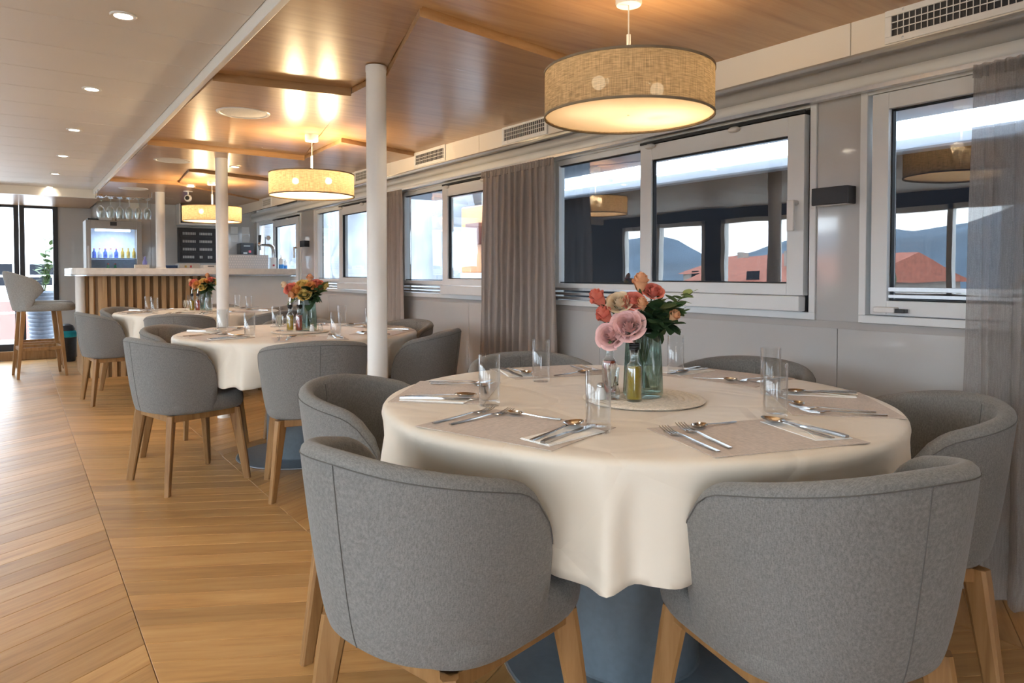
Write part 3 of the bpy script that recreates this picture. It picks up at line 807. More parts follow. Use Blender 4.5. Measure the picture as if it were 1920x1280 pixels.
# ------------------------------------------------------------------ air vents in the soffit
def vent(y0, y1, label):
    t = thing('air_vent', label, 'vent', (2.42, y0, 1.872), group='air vents above the windows')
    w, h, f = y1-y0, 0.112, 0.022
    b = MB(); b.bx(-0.008, 0.001, 0, w, 0, f).bx(-0.008, 0.001, 0, w, h-f, h).bx(-0.008, 0.001, 0, f, f, h-f).bx(-0.008, 0.001, w-f, w, f, h-f)
    b.build('frame', M['white_plastic'], t, bevel=0.002)
    MB().bx(-0.0012, 0.0004, f-0.004, w-f+0.004, f-0.004, h-f+0.004).build('vent_shade', M['black_metal'], t)  # flat black plate: the shade inside the vent, put into colour
    nb = int((w-2*f)/0.0185)
    bar = MB().bx(-0.0045, -0.0020, -0.0011, 0.0011, f, h-f).mesh('bar', M['white_plastic'])
    for k in range(1, nb): inst('bar', bar, t, (0, f + (w-2*f)*k/nb, 0))
    rail = MB().bx(-0.0065, -0.0046, f, w-f, -0.0016, 0.0016).mesh('rail', M['white_plastic'])
    for k in (1, 2): inst('rail', rail, t, (0, 0, f + (h-2*f)*k/3))
    sc_m = MB().sphere((0, 0, 0), (0.0025, 0.0045, 0.0045), 8, 6).mesh('screw', M['aluminium'], True)
    for yy in (0.06, w-0.06):
        for zz in (0.010, h-0.010): inst('screw', sc_m, t, (-0.0075, yy, zz))
vent(0.62, 1.232, 'large white air vent above the sheer curtain')
vent(3.087, 3.526, 'white air vent just left of the large lamp shade')
vent(4.218, 4.676, 'white air vent to the right of the nearest pole')
vent(5.40, 5.80, 'white air vent between the middle lamp and the nearest pole')
vent(8.25, 8.62, 'small white air vent above the bar window')

# ------------------------------------------------------------------ wall lamps
def sconce(y, z, label, w=0.155):
    t = thing('wall_lamp', label, 'lamp', (WX-0.006, y, z), group='black wall lamps')
    b = MB().bx(-0.062, -0.002, -w/2, w/2, -0.035, 0.035); b.build('housing', M['black_metal'], t, bevel=0.003)
    MB().bx(-0.055, -0.010, -w/2+0.01, w/2-0.01, -0.0365, -0.0345).build('light_slot', M['white_plastic'], t)
sconce(1.565, 1.408, 'black box wall lamp on the pillar between the near windows')
sconce(7.90, 1.43, 'black box wall lamp on the pillar at the end of the bar')

# ------------------------------------------------------------------ curtains
def curtain(name, y0, y1, ztop, zbot, folds, mat, label, xc=2.615, amp=0.034, flare=0.10, seed=1, gather=True):
    rnd = random.Random(seed)
    t = thing(name, label, 'curtain', (0, 0, 0), group='window curtains')
    NU, NV = folds*12, 16
    ph = [rnd.random()*6.28 for _ in range(4)]
    wob = [rnd.uniform(-0.35, 0.35) for _ in range(folds+2)]
    rows = []
    for j in range(NV+1):
        v = j/NV
        z = ztop + (zbot-ztop)*v
        row = []
        for i in range(NU+1):
            u = i/NU
            fi = u*folds
            k = int(fi); fr_ = fi-k
            w = wob[k]*(1-fr_) + wob[min(k+1, folds)]*fr_
            a = 2*pi*fi + w*2 + 0.5*sin(3*v+ph[0]+u*5)*v
            am = amp*(0.45 + 0.75*v)*(1+0.3*sin(u*9+ph[1]))
            ym = (y0+y1)/2; hw = (y1-y0)/2
            y = ym + (u-0.5)*2*hw*(1+flare*v) + 0.006*sin(2*a+ph[2])
            row.append((xc - am*sin(a) + 0.004*sin(13*v+u*20), y, z))
        rows.append(row)
    b = MB(); b.grid(rows); b.build('drape', mat, t, smooth=True, ang=80, recalc=False)
    # gathered heading: small pleats over the top
    rows = []
    for j in range(4):
        v = j/3; row = []
        for i in range(NU*2+1):
            u = i/(NU*2)
            a = 2*pi*u*folds*2.6
            row.append((xc - 0.006 - 0.012*sin(a)*(0.6+0.4*v), y0 + (y1-y0)*u, ztop + 0.010 - 0.045*v))
        rows.append(row)
    b = MB(); b.grid(rows); b.build('heading', mat, t, smooth=True, ang=80, recalc=False)
    hk = MB().tube([(xc, 0, ztop-0.012), (xc+0.022, 0, ztop+0.004), (xc+0.026, 0, ztop+0.010)], 0.002, 5).mesh('hook', M['white_plastic'])
    n = max(3, folds//2)
    for k in range(n): inst('hook', hk, t, (0, y0 + (y1-y0)*(k+0.5)/n, 0))
    return t
curtain('curtain', 3.27, 4.06, 1.778, 0.02, 11, M['curtain_taupe'], 'thick taupe curtain gathered between the two middle windows', flare=0.12, seed=3)
curtain('curtain', 5.28, 5.62, 1.782, 0.02, 6, M['curtain_taupe'], 'narrow taupe curtain half hidden by the nearest pole', flare=0.16, seed=5)
curtain('sheer_curtain', 0.42, 1.035, 1.780, 0.02, 7, M['curtain_sheer'], 'sheer grey curtain hanging at the right edge', flare=0.06, seed=8, amp=0.032)
# ------------------------------------------------------------------ what lies and stands on the tables
ZT0 = TZ + 0.0020           # upper side of the cloth
def fork_mesh():
    b = MB()
    # handle, neck, then a head with four tines; local y runs from handle end to tip, length 0.20
    prof = [(0, 0.0050, 0.0012), (0.02, 0.0055, 0.0016), (0.08, 0.0036, 0.0035), (0.125, 0.0024, 0.0060), (0.140, 0.0040, 0.0050), (0.148, 0.0105, 0.0032), (0.158, 0.0122, 0.0022)]
    rows = [[(-w, y, z), (w, y, z), (w*0.8, y, z+0.0022), (-w*0.8, y, z+0.0022)] for y, w, z in prof]
    b.grid(rows, cu=True, cap0=True, cap1=True)
    for k in range(4):
        x = -0.0105 + 0.007*k
        r = [[(x-0.0016*q, y, z), (x+0.0016*q, y, z), (x+0.0014*q, y, z+0.0018), (x-0.0014*q, y, z+0.0018)] for y, z, q in ((0.156, 0.0022, 1), (0.178, 0.0030, 1), (0.196, 0.0075, 0.7), (0.204, 0.0105, 0.35))]
        b.grid(r, cu=True, cap0=True, cap1=True)
    return b.mesh('fork', M['steel'], True, 35)
def spoon_mesh(s=1.0):
    b = MB()
    prof = [(0, 0.0050, 0.0012), (0.02, 0.0055, 0.0016), (0.08, 0.0036, 0.0035), (0.125, 0.0024, 0.0062), (0.142, 0.0036, 0.0066)]
    b.grid([[(-w, y, z), (w, y, z), (w*0.8, y, z+0.0022), (-w*0.8, y, z+0.0022)] for y, w, z in prof], cu=True, cap0=True, cap1=True)
    rows = []
    for j in range(8):
        q = j/7
        rows_ = []
        for k in range(20):
            a = 2*pi*k/20
            w = 0.0205 if cos(a) else 0.02
            yy = 0.172 + 0.033*q*cos(a); xx = 0.0205*q*sin(a)*(1.0 - 0.16*cos(a))
            rows_.append((xx, yy, 0.0012 + 0.0085*q**2.2))
        rows.append(rows_)
    rows[0] = [(p[0]*0.02, 0.172 + (p[1]-0.172)*0.02, 0.0012) for p in rows[1]]
    up = [[(p[0]*0.96, 0.172+(p[1]-0.172)*0.96, p[2]+0.0012) for p in r] for r in rows[::-1]]
    b.grid(rows + up, cu=True, cap0=True, cap1=True)
    b.v = [(x*s, y*s, z) for x, y, z in b.v]
    return b.mesh('spoon', M['steel'], True, 50)
def knife_mesh():
    b = MB()
    prof = [(0, 0.0060, 0.0050, 0.0), (0.02, 0.0068, 0.0062, 0), (0.10, 0.0052, 0.0052, 0), (0.118, 0.0062, 0.0030, 0), (0.13, 0.0085, 0.0020, 0.001), (0.19, 0.0092, 0.0016, 0.001), (0.212, 0.0070, 0.0013, 0.003), (0.222, 0.0015, 0.0010, 0.006)]
    b.grid([[(-w+o, y, 0.0006), (w, y, 0.0006), (w*0.9, y, 0.0006+h), (-w*0.9+o, y, 0.0006+h)] for y, w, h, o in prof], cu=True, cap0=True, cap1=True)
    return b.mesh('knife', M['steel'], True, 35)
FORK, SPOON, TEASP, KNIFE = fork_mesh(), spoon_mesh(), spoon_mesh(0.72), knife_mesh()
def mat_mesh():
    b = MB(); nx, ny = 12, 8; rows = []
    for j in range(ny+1):
        rows.append([((i/nx-0.5)*0.375, (j/ny-0.5)*0.265, 0.0) for i in range(nx+1)])
    top = [[(p[0], p[1], 0.0016) for p in r] for r in rows]
    b.grid(top); b.grid(rows)
    ring = lambda R: [R[0][i] for i in range(nx)] + [R[j][nx] for j in range(ny)] + [R[ny][nx-i] for i in range(nx)] + [R[ny-j][0] for j in range(ny)]
    b.grid([ring(rows), ring(top)], cu=True)
    return b.mesh('placemat', M['placemat_weave'])
MATM = mat_mesh()
def napkin_mesh():
    b = MB()
    b.prism([(-0.042, -0.095), (0.045, -0.10), (0.048, 0.085), (-0.040, 0.10)], 0.0, 0.0016)
    b.prism([(-0.040, -0.093), (0.043, -0.098), (0.046, 0.083)], 0.0017, 0.0032)
    return b.mesh('napkin', M['napkin'])
NAPM = napkin_mesh()
def tumbler_mesh():
    r, h = 0.0285, 0.136
    prof = [(0.002, 0.0), (r-0.003, 0.0), (r-0.0005, 0.003), (r, 0.010), (r, h-0.001), (r-0.0007, h), (r-0.0014, h-0.001), (r-0.0016, 0.020), (r-0.006, 0.0145), (0.002, 0.0135)]
    return MB().lathe(prof, 36).mesh('tumbler', M['tumbler_glass'], True, 50)
TUMM = tumbler_mesh()
seatn = [['front left seat', 'front right seat', 'seat beside the sheer curtain', 'back seat under the big window', 'back seat by the taupe curtain', 'left seat'],
         ['aisle seat', 'seat left of the pole', 'seat right of the pole', 'window side seat', 'seat behind the flowers', 'far aisle seat'],
         ['aisle seat', 'seat left of the pole', 'seat right of the pole', 'window side seat', 'back right seat', 'back left seat']]
GOFF = [[(21, .49), (22, .44), (15, .41), (17, .47), (21, .36), (28, .43)], [(21, .45), (20, .45), (16, .42), (20, .44), (20, .42), (20, .44)], [(21, .45)]*6]
HB = [[196, 255, 312, 9, 77, 138], CH[1], CH[2]]
for i, (tx, ty) in enumerate(TABLES):
    tn = 'the %s table' % names[i]
    for k, a in enumerate(HB[i]):
        rnd = random.Random(100*i+k)
        ar = radians(a); sn = seatn[i][k]
        R = 0.532
        ox, oy = tx + R*cos(ar), ty + R*sin(ar)
        rz = ar + pi/2
        ca, sa = cos(rz), sin(rz)
        def put(name, mesh, lx, ly, lr, dz, label, cat, group):
            o = inst(name, mesh, None, (ox + lx*ca - ly*sa, oy + lx*sa + ly*ca, ZT0 + dz), (0, 0, rz + lr))
            return tag(o, label + ' at the ' + sn + ' of ' + tn, cat, group)
        tl = 0.0019
        put('placemat', MATM, 0, 0, rnd.uniform(-.05, .05), 0, 'woven taupe placemat', 'placemat', 'taupe placemats')
        jr = rnd.uniform(-0.06, 0.06)
        put('fork', FORK, -0.165, -0.10, -0.06+jr, tl, 'outer steel fork', 'fork', 'steel forks')
        put('fork', FORK, -0.125, -0.085, -0.12+jr, tl, 'inner steel fork', 'fork', 'steel forks')
        put('napkin', NAPM, 0.135, 0.0, -0.12+jr, tl, 'folded white paper napkin', 'napkin', 'white napkins')
        put('knife', KNIFE, 0.155, -0.105, 0.03+jr, tl+0.0034, 'steel knife', 'knife', 'steel knives')
        put('spoon', SPOON, 0.122, -0.10, 0.02+jr, tl+0.0034, 'steel spoon', 'spoon', 'steel spoons')
        put('teaspoon', TEASP, 0.045, 0.118, 1.75+jr, tl if rnd.random() < 2 else 0, 'small steel spoon', 'spoon', 'small steel spoons')
        ga, gr = GOFF[i][k]
        g = radians(a + ga)
        o = inst('tumbler', TUMM, None, (tx + gr*cos(g), ty + gr*sin(g), ZT0+0.0005))
        tag(o, 'clear straight tumbler right of the ' + sn + ' of ' + tn, 'glass', 'clear tumblers')

# ------------------------------------------------------------------ centre pieces
def rope_mesh(r):
    b = MB(); pts = []; n = 9
    rows = []
    # coiled rope: concentric rounds that read as stitched cord
    for q in range(n):
        rr = r*(q+0.5)/n; w = r/n*0.52
        rows = []
        for k in range(60):
            a = 2*pi*k/60
            rows.append([((rr+w*cos(t))*cos(a), (rr+w*cos(t))*sin(a), 0.0045+0.0042*sin(t)) for t in (0, pi/3, 2*pi/3, pi, 4*pi/3, 5*pi/3)])
        b.grid(rows, cu=True, cv=True)
    return b.mesh('trivet', M['trivet_rope'], True, 60)
ROPE = rope_mesh(0.168)
def vase_mesh(h=0.19, r0=0.054, r1=0.046):
    b = MB(); SEG = 144; rows = []
    def ring(r, z, fl):
        return [((r + fl*0.0014*cos(36*2*pi*k/SEG))*cos(2*pi*k/SEG), (r + fl*0.0014*cos(36*2*pi*k/SEG))*sin(2*pi*k/SEG), z) for k in range(SEG)]
    for z, r, f in ((0, r0-0.006, 0), (0.003, r0-0.001, 0), (0.010, r0, 1), (h*0.5, (r0+r1)/2+0.0005, 1), (h-0.012, r1, 1), (h-0.001, r1, 0.3), (h, r1-0.0012, 0), (h-0.001, r1-0.0026, 0), (h*0.5, (r0+r1)/2-0.003, 0), (0.016, r0-0.0035, 0), (0.013, r0-0.010, 0)):
        rows.append(ring(r, z, f))
    b.grid(rows, cu=True, cap0=True, cap1=True)
    return b.mesh('vase', M['vase_glass'], True, 60)
VASE = vase_mesh()
PCACHE = {}
def rose_mesh(kind, mat):
    key = (kind, mat)
    if key in PCACHE: return PCACHE[key]
    b = MB(); rnd = random.Random(hash(kind) % 97 if False else len(kind))
    layers = {'bloom': [(2, .03, .15, .80, -.10), (3, .08, .27, .84, -.07), (4, .14, .40, .82, -.03), (5, .2, .56, .74, .03), (5, .24, .77, .58, .10), (6, .24, .98, .36, .17)],
              'bud': [(2, .04, .08, 1.22, 0), (3, .12, .19, 1.22, .01), (4, .20, .34, 1.12, .04), (4, .24, .48, .96, .10), (3, .24, .60, .66, .16)]}[kind]
    for li, (n, r0, r1, h, curl) in enumerate(layers):
        for k in range(n):
            a0 = 2*pi*k/n + li*0.9 + rnd.uniform(-.15, .15)
            wid = 2*pi/n*0.62
            rows = []
            for j in range(7):
                v = j/6
                row = []
                for q in range(9):
                    u = (q/8-0.5)*2
                    rr = r0 + (r1-r0)*v**0.62 + curl*max(0, v-0.55)*2.0*(1-0.4*u*u) + 0.055*u*(0.3+r1)
                    z = -0.40 + (h+0.40)*(v*(1-0.24*u**4*v))**0.85 - max(0, curl)*max(0, v-0.78)*3.0
                    aa = a0 + u*wid*(0.55+0.45*min(1, v*1.6))
                    row.append((rr*cos(aa), rr*sin(aa), z))
                rows.append(row)
            b.grid(rows)
    m = b.mesh('petals', mat, True, 80, recalc=False)
    PCACHE[key] = m
    return m
def sepal_mesh():
    b = MB()
    for k in range(5):
        a = 2*pi*k/5
        b.grid([[((0.12+0.34*t)*cos(a+w*s), (0.12+0.34*t)*sin(a+w*s), -0.62+0.55*t) for s in (-1, 0, 1)] for t, w in ((0, 0.5), (0.45, 0.45), (0.8, 0.2), (1.0, 0.02))])
    b.sphere((0, 0, -0.62), (0.18, 0.18, 0.14), 8, 5)
    return b.mesh('sepals', M['leaf_mid'], True, 60, recalc=False)
SEPAL = sepal_mesh()
def leaf_mesh(mat, l=1.0, w=0.36):
    rows = []
    for j in range(6):
        v = j/5; ww = w*sin(pi*min(1, v*0.92+0.05))**0.75
        rows.append([(s*ww, v*l, 0.10*ww*abs(s) - 0.10*v*v) for s in (-1, -0.5, 0, 0.5, 1)])
    b = MB(); b.grid(rows)
    return b.mesh('leaf', mat, True, 80, recalc=False)
LEAF = {k: leaf_mesh(M['leaf_'+k], 1.0, w) for k, w in (('dark', 0.34), ('mid', 0.32), ('pale', 0.42))}
RV = Vector((0.817, -0.576, 0)); FV = Vector((-0.576, -0.817, 0))    # to the right, and towards the room's near end
def rose(base, off, kind, mat, size, tilt, label, group):
    """a cut rose: off = (right, up, front) of the bloom from the vase's foot"""
    head = RV*off[0] + Vector((0, 0, off[1])) + FV*off[2]
    t = thing('rose', label, 'flower', base, group=group)
    ax = (Vector((head.x*1.6, head.y*1.6, 0.10 + tilt)).normalized() + (FV*0.85 if kind == 'bloom' else FV*0.2)).normalized()
    rot = Vector((0, 0, 1)).rotation_difference(ax).to_euler()
    size *= 1.12
    inst('petals', rose_mesh(kind, M[mat]), t, head, rot, (size,)*3)
    inst('sepals', SEPAL, t, head, rot, (size*1.05,)*3)
    neck = head - ax*size*0.62
    foot = Vector((-head.x*0.16, -head.y*0.16, 0.022))
    rim = Vector((head.x*0.28, head.y*0.28, 0.182)); l = hypot(rim.x, rim.y)
    if l > 0.034: rim = Vector((rim.x*0.034/l, rim.y*0.034/l, 0.182))
    pts = [foot, foot.lerp(rim, 0.5), rim, rim.lerp(neck, 0.5) + Vector((0, 0, 0.004)), neck]
    MB().tube(pts, 0.0017, 6).build('stem', M['stem_green'], t, smooth=True)
    return t
def sprig(base, tip, nleaf, lk, lsize, label, group, seed, droop=0.0):
    rnd = random.Random(seed)
    tipv = RV*tip[0] + Vector((0, 0, tip[1])) + FV*tip[2]
    t = thing('foliage_sprig', label, 'foliage', base, group=group)
    foot = Vector((-tipv.x*0.12, -tipv.y*0.12, 0.022)); rim = Vector((tipv.x*0.25, tipv.y*0.25, 0.185)); l = hypot(rim.x, rim.y)
    if l > 0.036: rim = Vector((rim.x*0.036/l, rim.y*0.036/l, 0.185))
    mid = rim.lerp(tipv, 0.55) + Vector((0, 0, 0.02))
    pts = [foot, rim] + [rim.lerp(mid, 0.5)] + [mid, mid.lerp(tipv, 0.5), tipv]
    MB().tube(pts, [0.0016, 0.0015, 0.0013, 0.0011, 0.0009, 0.0006], 5).build('stem', M['stem_green'], t, smooth=True)
    nleaf = int(nleaf*1.4)
    for k in range(nleaf):
        q = 0.02 + 0.98*(k/max(1, nleaf-1))
        p = rim.lerp(mid, min(1, q*2)) if q < 0.5 else mid.lerp(tipv, q*2-1)
        a = k*2.4 + rnd.uniform(-.4, .4)
        s = lsize*rnd.uniform(0.75, 1.15)*(1.05-0.45*q)
        s *= 1.25
        inst('leaf', LEAF[lk], t, p, (rnd.uniform(-0.4, 0.7)-droop, rnd.uniform(-.4, .4), a), (s,)*3)
    return t
def bottle(loc, oilmat, label, group):
    t = thing('oil_bottle', label, 'bottle', loc, group=group)
    prof = [(0.002, 0), (0.0195, 0), (0.0215, 0.003), (0.0215, 0.088), (0.019, 0.097), (0.0125, 0.104), (0.0115, 0.110), (0.0115, 0.130), (0.0128, 0.132), (0.0128, 0.138)]
    inner = [(0.0105, 0.138), (0.0100, 0.110), (0.0172, 0.096), (0.0197, 0.087), (0.0197, 0.006), (0.002, 0.0055)]
    MB().lathe(prof+inner, 28).build('glass_body', M['clear_glass'], t, smooth=True)
    MB().lathe([(0.002, 0.0062), (0.0192, 0.0066), (0.0192, 0.0865), (0.0178, 0.0945), (0.002, 0.0952)], 24).build('liquid', M[oilmat], t, smooth=True)
    st = MB().lathe([(0.0095, 0.130), (0.0095, 0.1375), (0.0145, 0.139), (0.0145, 0.142), (0.010, 0.1435), (0.0145, 0.145), (0.0145, 0.148), (0.010, 0.1495), (0.0145, 0.151), (0.0145, 0.154), (0.010, 0.156)], 20).build('stopper', M['black_rubber'], t, smooth=True, ang=30)
    MB().tube([(0, 0, 0.155), (0.001, 0, 0.185), (0.006, 0, 0.203)], 0.0034, 8).build('spout', M['steel'], st, smooth=True)
def toothpicks(loc, label, seed):
    rnd = random.Random(seed)
    t = thing('toothpick_glass', label, 'toothpicks', loc, group='small stemmed toothpick glasses')
    MB().lathe([(0.002, 0), (0.024, 0.0), (0.024, 0.003), (0.006, 0.007), (0.005, 0.020), (0.010, 0.026), (0.020, 0.045), (0.0235, 0.085), (0.0225, 0.085), (0.019, 0.047), (0.010, 0.030), (0.002, 0.028)], 24).build('glass_bowl', M['clear_glass'], t, smooth=True, ang=60)
    b = MB()
    for k in range(34):
        a = rnd.random()*6.28; r0, r1 = rnd.uniform(0, 0.006), rnd.uniform(0.006, 0.0185)
        b.tube([(r0*cos(a), r0*sin(a), 0.034), (r1*cos(a), r1*sin(a), rnd.uniform(0.088, 0.098))], 0.0009, 4)
    tag(b.build('toothpicks', M['trivet_rope'], t), kind='stuff')
def shaker(loc, mat, label, h=0.045):
    t = thing('salt_shaker', label, 'shaker', loc)
    MB().lathe([(0.002, 0), (0.0135, 0), (0.015, 0.006), (0.014, 0.020), (0.0095, h*0.7), (0.010, h*0.75)], 20).build('body', M[mat], t, smooth=True)
    MB().lathe([(0.0105, h*0.74), (0.0108, h*0.82), (0.008, h*0.95), (0.002, h)], 20).build('cap', M['steel'], t, smooth=True)
def centre(i, vx, vy, sch):
    tn = names[i]
    tx, ty = TABLES[i]
    o = inst('trivet', ROPE, None, (tx-0.02, ty-0.072, ZT0+0.0005)); tag(o, 'round woven rope mat in the middle of the %s table' % tn, 'table mat', 'woven rope mats')
    zt = ZT0 + 0.0095
    o = inst('vase', VASE, None, (vx, vy, zt)); tag(o, 'ribbed green glass vase of roses on the %s table' % tn, 'vase', 'ribbed glass vases')
    base = (vx, vy, zt)
    for k, (off, kind, mat, size, tilt, lab) in enumerate(sch): rose(base, off, kind, mat, size, tilt, '%s in the vase on the %s table' % (lab, tn), 'roses on the %s table' % tn)
    g = 'foliage on the %s table' % tn
    d = ' in the vase on the %s table' % tn
    sprig(base, (0.125, 0.285, 0.01), 15, 'pale', 0.040, 'pale eucalyptus sprig reaching right'+d, g, 1+i)
    sprig(base, (0.095, 0.235, 0.05), 16, 'mid', 0.046, 'leafy green sprig at the right'+d, g, 2+i)
    sprig(base, (0.03, 0.25, 0.055), 16, 'dark', 0.058, 'dark green leafy sprig at the front'+d, g, 3+i)
    sprig(base, (0.07, 0.205, 0.045), 15, 'dark', 0.058, 'dark green leafy sprig drooping over the rim'+d, g, 4+i, 0.5)
    sprig(base, (0.05, 0.27, -0.03), 12, 'mid', 0.048, 'green sprig at the back'+d, g, 5+i)
    sprig(base, (-0.105, 0.155, 0.055), 12, 'pale', 0.022, 'thin pale sprig hanging left'+d, g, 6+i, 0.3)
    sprig(base, (0.085, 0.25, 0.035), 14, 'mid', 0.048, 'round leaved sprig right of the roses'+d, g, 8+i)
    sprig(base, (0.02, 0.215, 0.065), 12, 'dark', 0.062, 'broad dark leaves just over the vase rim'+d, g, 9+i, 0.3)
    sprig(base, (-0.06, 0.235, 0.0), 10, 'mid', 0.040, 'green sprig between the roses at the left'+d, g, 7+i)
near_roses = [((-0.121, 0.266, 0.015), 'bud', 'petal_coral', 0.030, 0.12, 'coral rosebud farthest left'), ((-0.105, 0.220, 0.03), 'bud', 'petal_coral', 0.030, 0.10, 'lower coral rosebud above the pink roses'),
    ((-0.070, 0.258, 0.02), 'bloom', 'petal_cream', 0.031, 0.2, 'open cream rose'), ((-0.034, 0.262, 0.025), 'bloom', 'petal_coral', 0.028, 0.25, 'open coral rose at the centre'),
    ((-0.052, 0.198, 0.060), 'bloom', 'petal_pink', 0.040, 0.06, 'large open pink rose'), ((-0.096, 0.172, 0.050), 'bloom', 'petal_pink', 0.035, 0.02, 'pink rose hanging lowest at the left'),
    ((-0.008, 0.306, 0.0), 'bud', 'petal_peach', 0.030, 0.6, 'peach rosebud standing highest'), ((0.026, 0.288, 0.0), 'bloom', 'petal_coral', 0.026, 0.5, 'coral rose right of the highest bud'),
    ((-0.012, 0.250, 0.04), 'bud', 'petal_peach', 0.022, 0.2, 'small peach bud'), ((0.069, 0.222, 0.055), 'bud', 'petal_peach', 0.020, 0.1, 'small peach bud among the leaves at the right')]
def warm(seed, t):
    rnd = random.Random(seed)
    offs = [((-0.12, 0.26, 0.01), 'bud', 'petal_cream', 'pale rosebud farthest left'), ((-0.085, 0.245, 0.03), 'bloom', 'petal_coral', 'coral rose at the left'), ((-0.05, 0.235, 0.045), 'bloom', 'petal_orange', 'orange rose left of the middle'),
            ((-0.015, 0.262, 0.02), 'bloom', 'petal_yellow', 'yellow rose at the middle'), ((0.02, 0.305, 0.0), 'bud', 'petal_peach', 'peach rosebud standing highest'), ((0.03, 0.255, 0.03), 'bloom', 'petal_orange', 'orange rose right of the middle'),
            ((0.055, 0.268, 0.01), 'bloom', 'petal_coral', 'coral rose at the right'), ((0.0, 0.215, 0.06), 'bloom', 'petal_yellow', 'low yellow rose at the front'), ((0.10, 0.25, 0.0), 'bud', 'petal_yellow', 'pale yellow bud farthest right'), ((-0.07, 0.20, 0.06), 'bud', 'petal_peach', 'low peach bud at the front')]
    return [((o[0]+rnd.uniform(-.008, .008), o[1]+rnd.uniform(-.006, .006), o[2]), k, m, (0.036 if k == 'bloom' else 0.028), 0.2, l) for o, k, m, l in offs]
centre(0, 1.425, 1.385, near_roses)
centre(1, 1.42, 4.14, warm(3, 1))
centre(2, 1.42, 6.93, warm(9, 2))
za = ZT0 + 0.0095
bottle((1.350, 1.345, za), 'olive_oil', 'slim bottle of golden olive oil with a spout on the nearest table', 'oil and vinegar bottles')
bottle((1.375, 1.468, za), 'vinegar_red', 'slim bottle of red vinegar behind the toothpicks on the nearest table', 'oil and vinegar bottles')
toothpicks((1.322, 1.405, za), 'stemmed glass of toothpicks on the nearest table', 2)
shaker((1.296, 1.418, za), 'white_plastic', 'small white salt shaker seen through a tumbler on the nearest table')
shaker((1.348, 1.418, za), 'clear_glass', 'small glass pepper shaker between oil and toothpicks on the nearest table')
bottle((1.322, 4.16, za), 'olive_oil', 'slim bottle of golden olive oil on the middle table', 'oil and vinegar bottles')
bottle((1.362, 4.115, za), 'vinegar_red', 'slim bottle of red vinegar on the middle table', 'oil and vinegar bottles')
toothpicks((1.272, 4.20, za), 'stemmed glass of toothpicks on the middle table', 4)
shaker((1.420, 4.060, za), 'white_plastic', 'small white salt shaker on the middle table')
shaker((1.466, 4.045, za), 'clear_glass', 'small glass pepper shaker on the middle table')
bottle((1.30, 6.90, za), 'olive_oil', 'slim bottle of golden olive oil on the farthest table', 'oil and vinegar bottles')
bottle((1.342, 6.86, za), 'vinegar_red', 'slim bottle of red vinegar on the farthest table', 'oil and vinegar bottles')
toothpicks((1.255, 6.95, za), 'stemmed glass of toothpicks on the farthest table', 6)
# ------------------------------------------------------------------ bar
bar = thing('bar_counter', 'slatted oak bar with a pale stone top in front of the fridge', 'bar', (0, 0, 0))
YF, XL = 8.47, 0.575       # front and left faces of the body
def arc(cx, cy, r, a0, a1, n=8): return [(cx+r*cos(radians(a0+(a1-a0)*k/n)), cy+r*sin(radians(a0+(a1-a0)*k/n))) for k in range(n+1)]
body = [(WX-0.02, YF), (WX-0.02, YF+0.42), (1.05, YF+0.42), (1.05, 9.45), (XL, 9.45)] + arc(XL+0.16, YF+0.16, 0.16, 180, 270)
MB().prism(body, 0.0, 1.07).build('body', M['oak_slat_back'], bar)
top = [(WX-0.018, 8.22), (WX-0.018, 8.92), (1.10, 8.92), (1.10, 9.50), (0.445, 9.50)] + arc(0.445+0.13, 8.22+0.13, 0.13, 180, 270)
MB().prism(top, 1.083, 1.150).build('counter_top', M['stone_top'] if 'stone_top' in M else plain('stone_top', (0.74, 0.71, 0.67), 0.25, noise=0.06, nscale=25), bar, bevel=0.005)
MB().prism([(p[0]*1.0, p[1]+0.05) if p[1] < 8.4 else p for p in top], 1.068, 1.083).build('counter_rail', M['aluminium'], bar)
slat = MB().bx(-0.022, 0.022, -0.024, 0.0, 0.0, 1.066).mesh('slat', M['oak_slat'])
x = XL + 0.175
while x < 1.80:
    inst('slat', slat, bar, (x, YF, 0)); x += 0.080
for k in range(4):
    a = radians(262 - 80*k/3); inst('slat', slat, bar, (XL+0.16+0.16*cos(a), YF+0.16+0.16*sin(a), 0), (0, 0, a+pi/2))
y = YF + 0.21
while y < 9.42:
    inst('slat', slat, bar, (XL, y, 0), (0, 0, -pi/2)); y += 0.080
MB().bx(1.80, WX-0.02, YF-0.028, YF, 0.0, 1.066).build('white_front', M['white_paint'], bar, bevel=0.003)
MB().bx(1.797, 1.80, YF-0.03, YF, 0, 1.066).build('edge_strip', M['aluminium'], bar)
cs = [(0.500, 8.60), (0.500, 8.44), (0.53, 8.42), (0.575, 8.42), (0.575, 8.60)]
MB().prism(arc(0.535, 8.52, 0.045, 0, 345, 16), 0.62, 1.070).build('corner_post', M['white_paint'], bar, smooth=True)

def box_thing(name, label, cat, x0, x1, y0, y1, z0, z1, mat, extra=None, bevel=0.003, group=None):
    t = thing(name, label, cat, ((x0+x1)/2, (y0+y1)/2, z0), group=group)
    MB().bx(-(x1-x0)/2, (x1-x0)/2, -(y1-y0)/2, (y1-y0)/2, 0, z1-z0).build('body', mat, t, bevel=bevel)
    if extra: extra(t, (x1-x0)/2, (y1-y0)/2, z1-z0)
    return t
CT = 1.1505
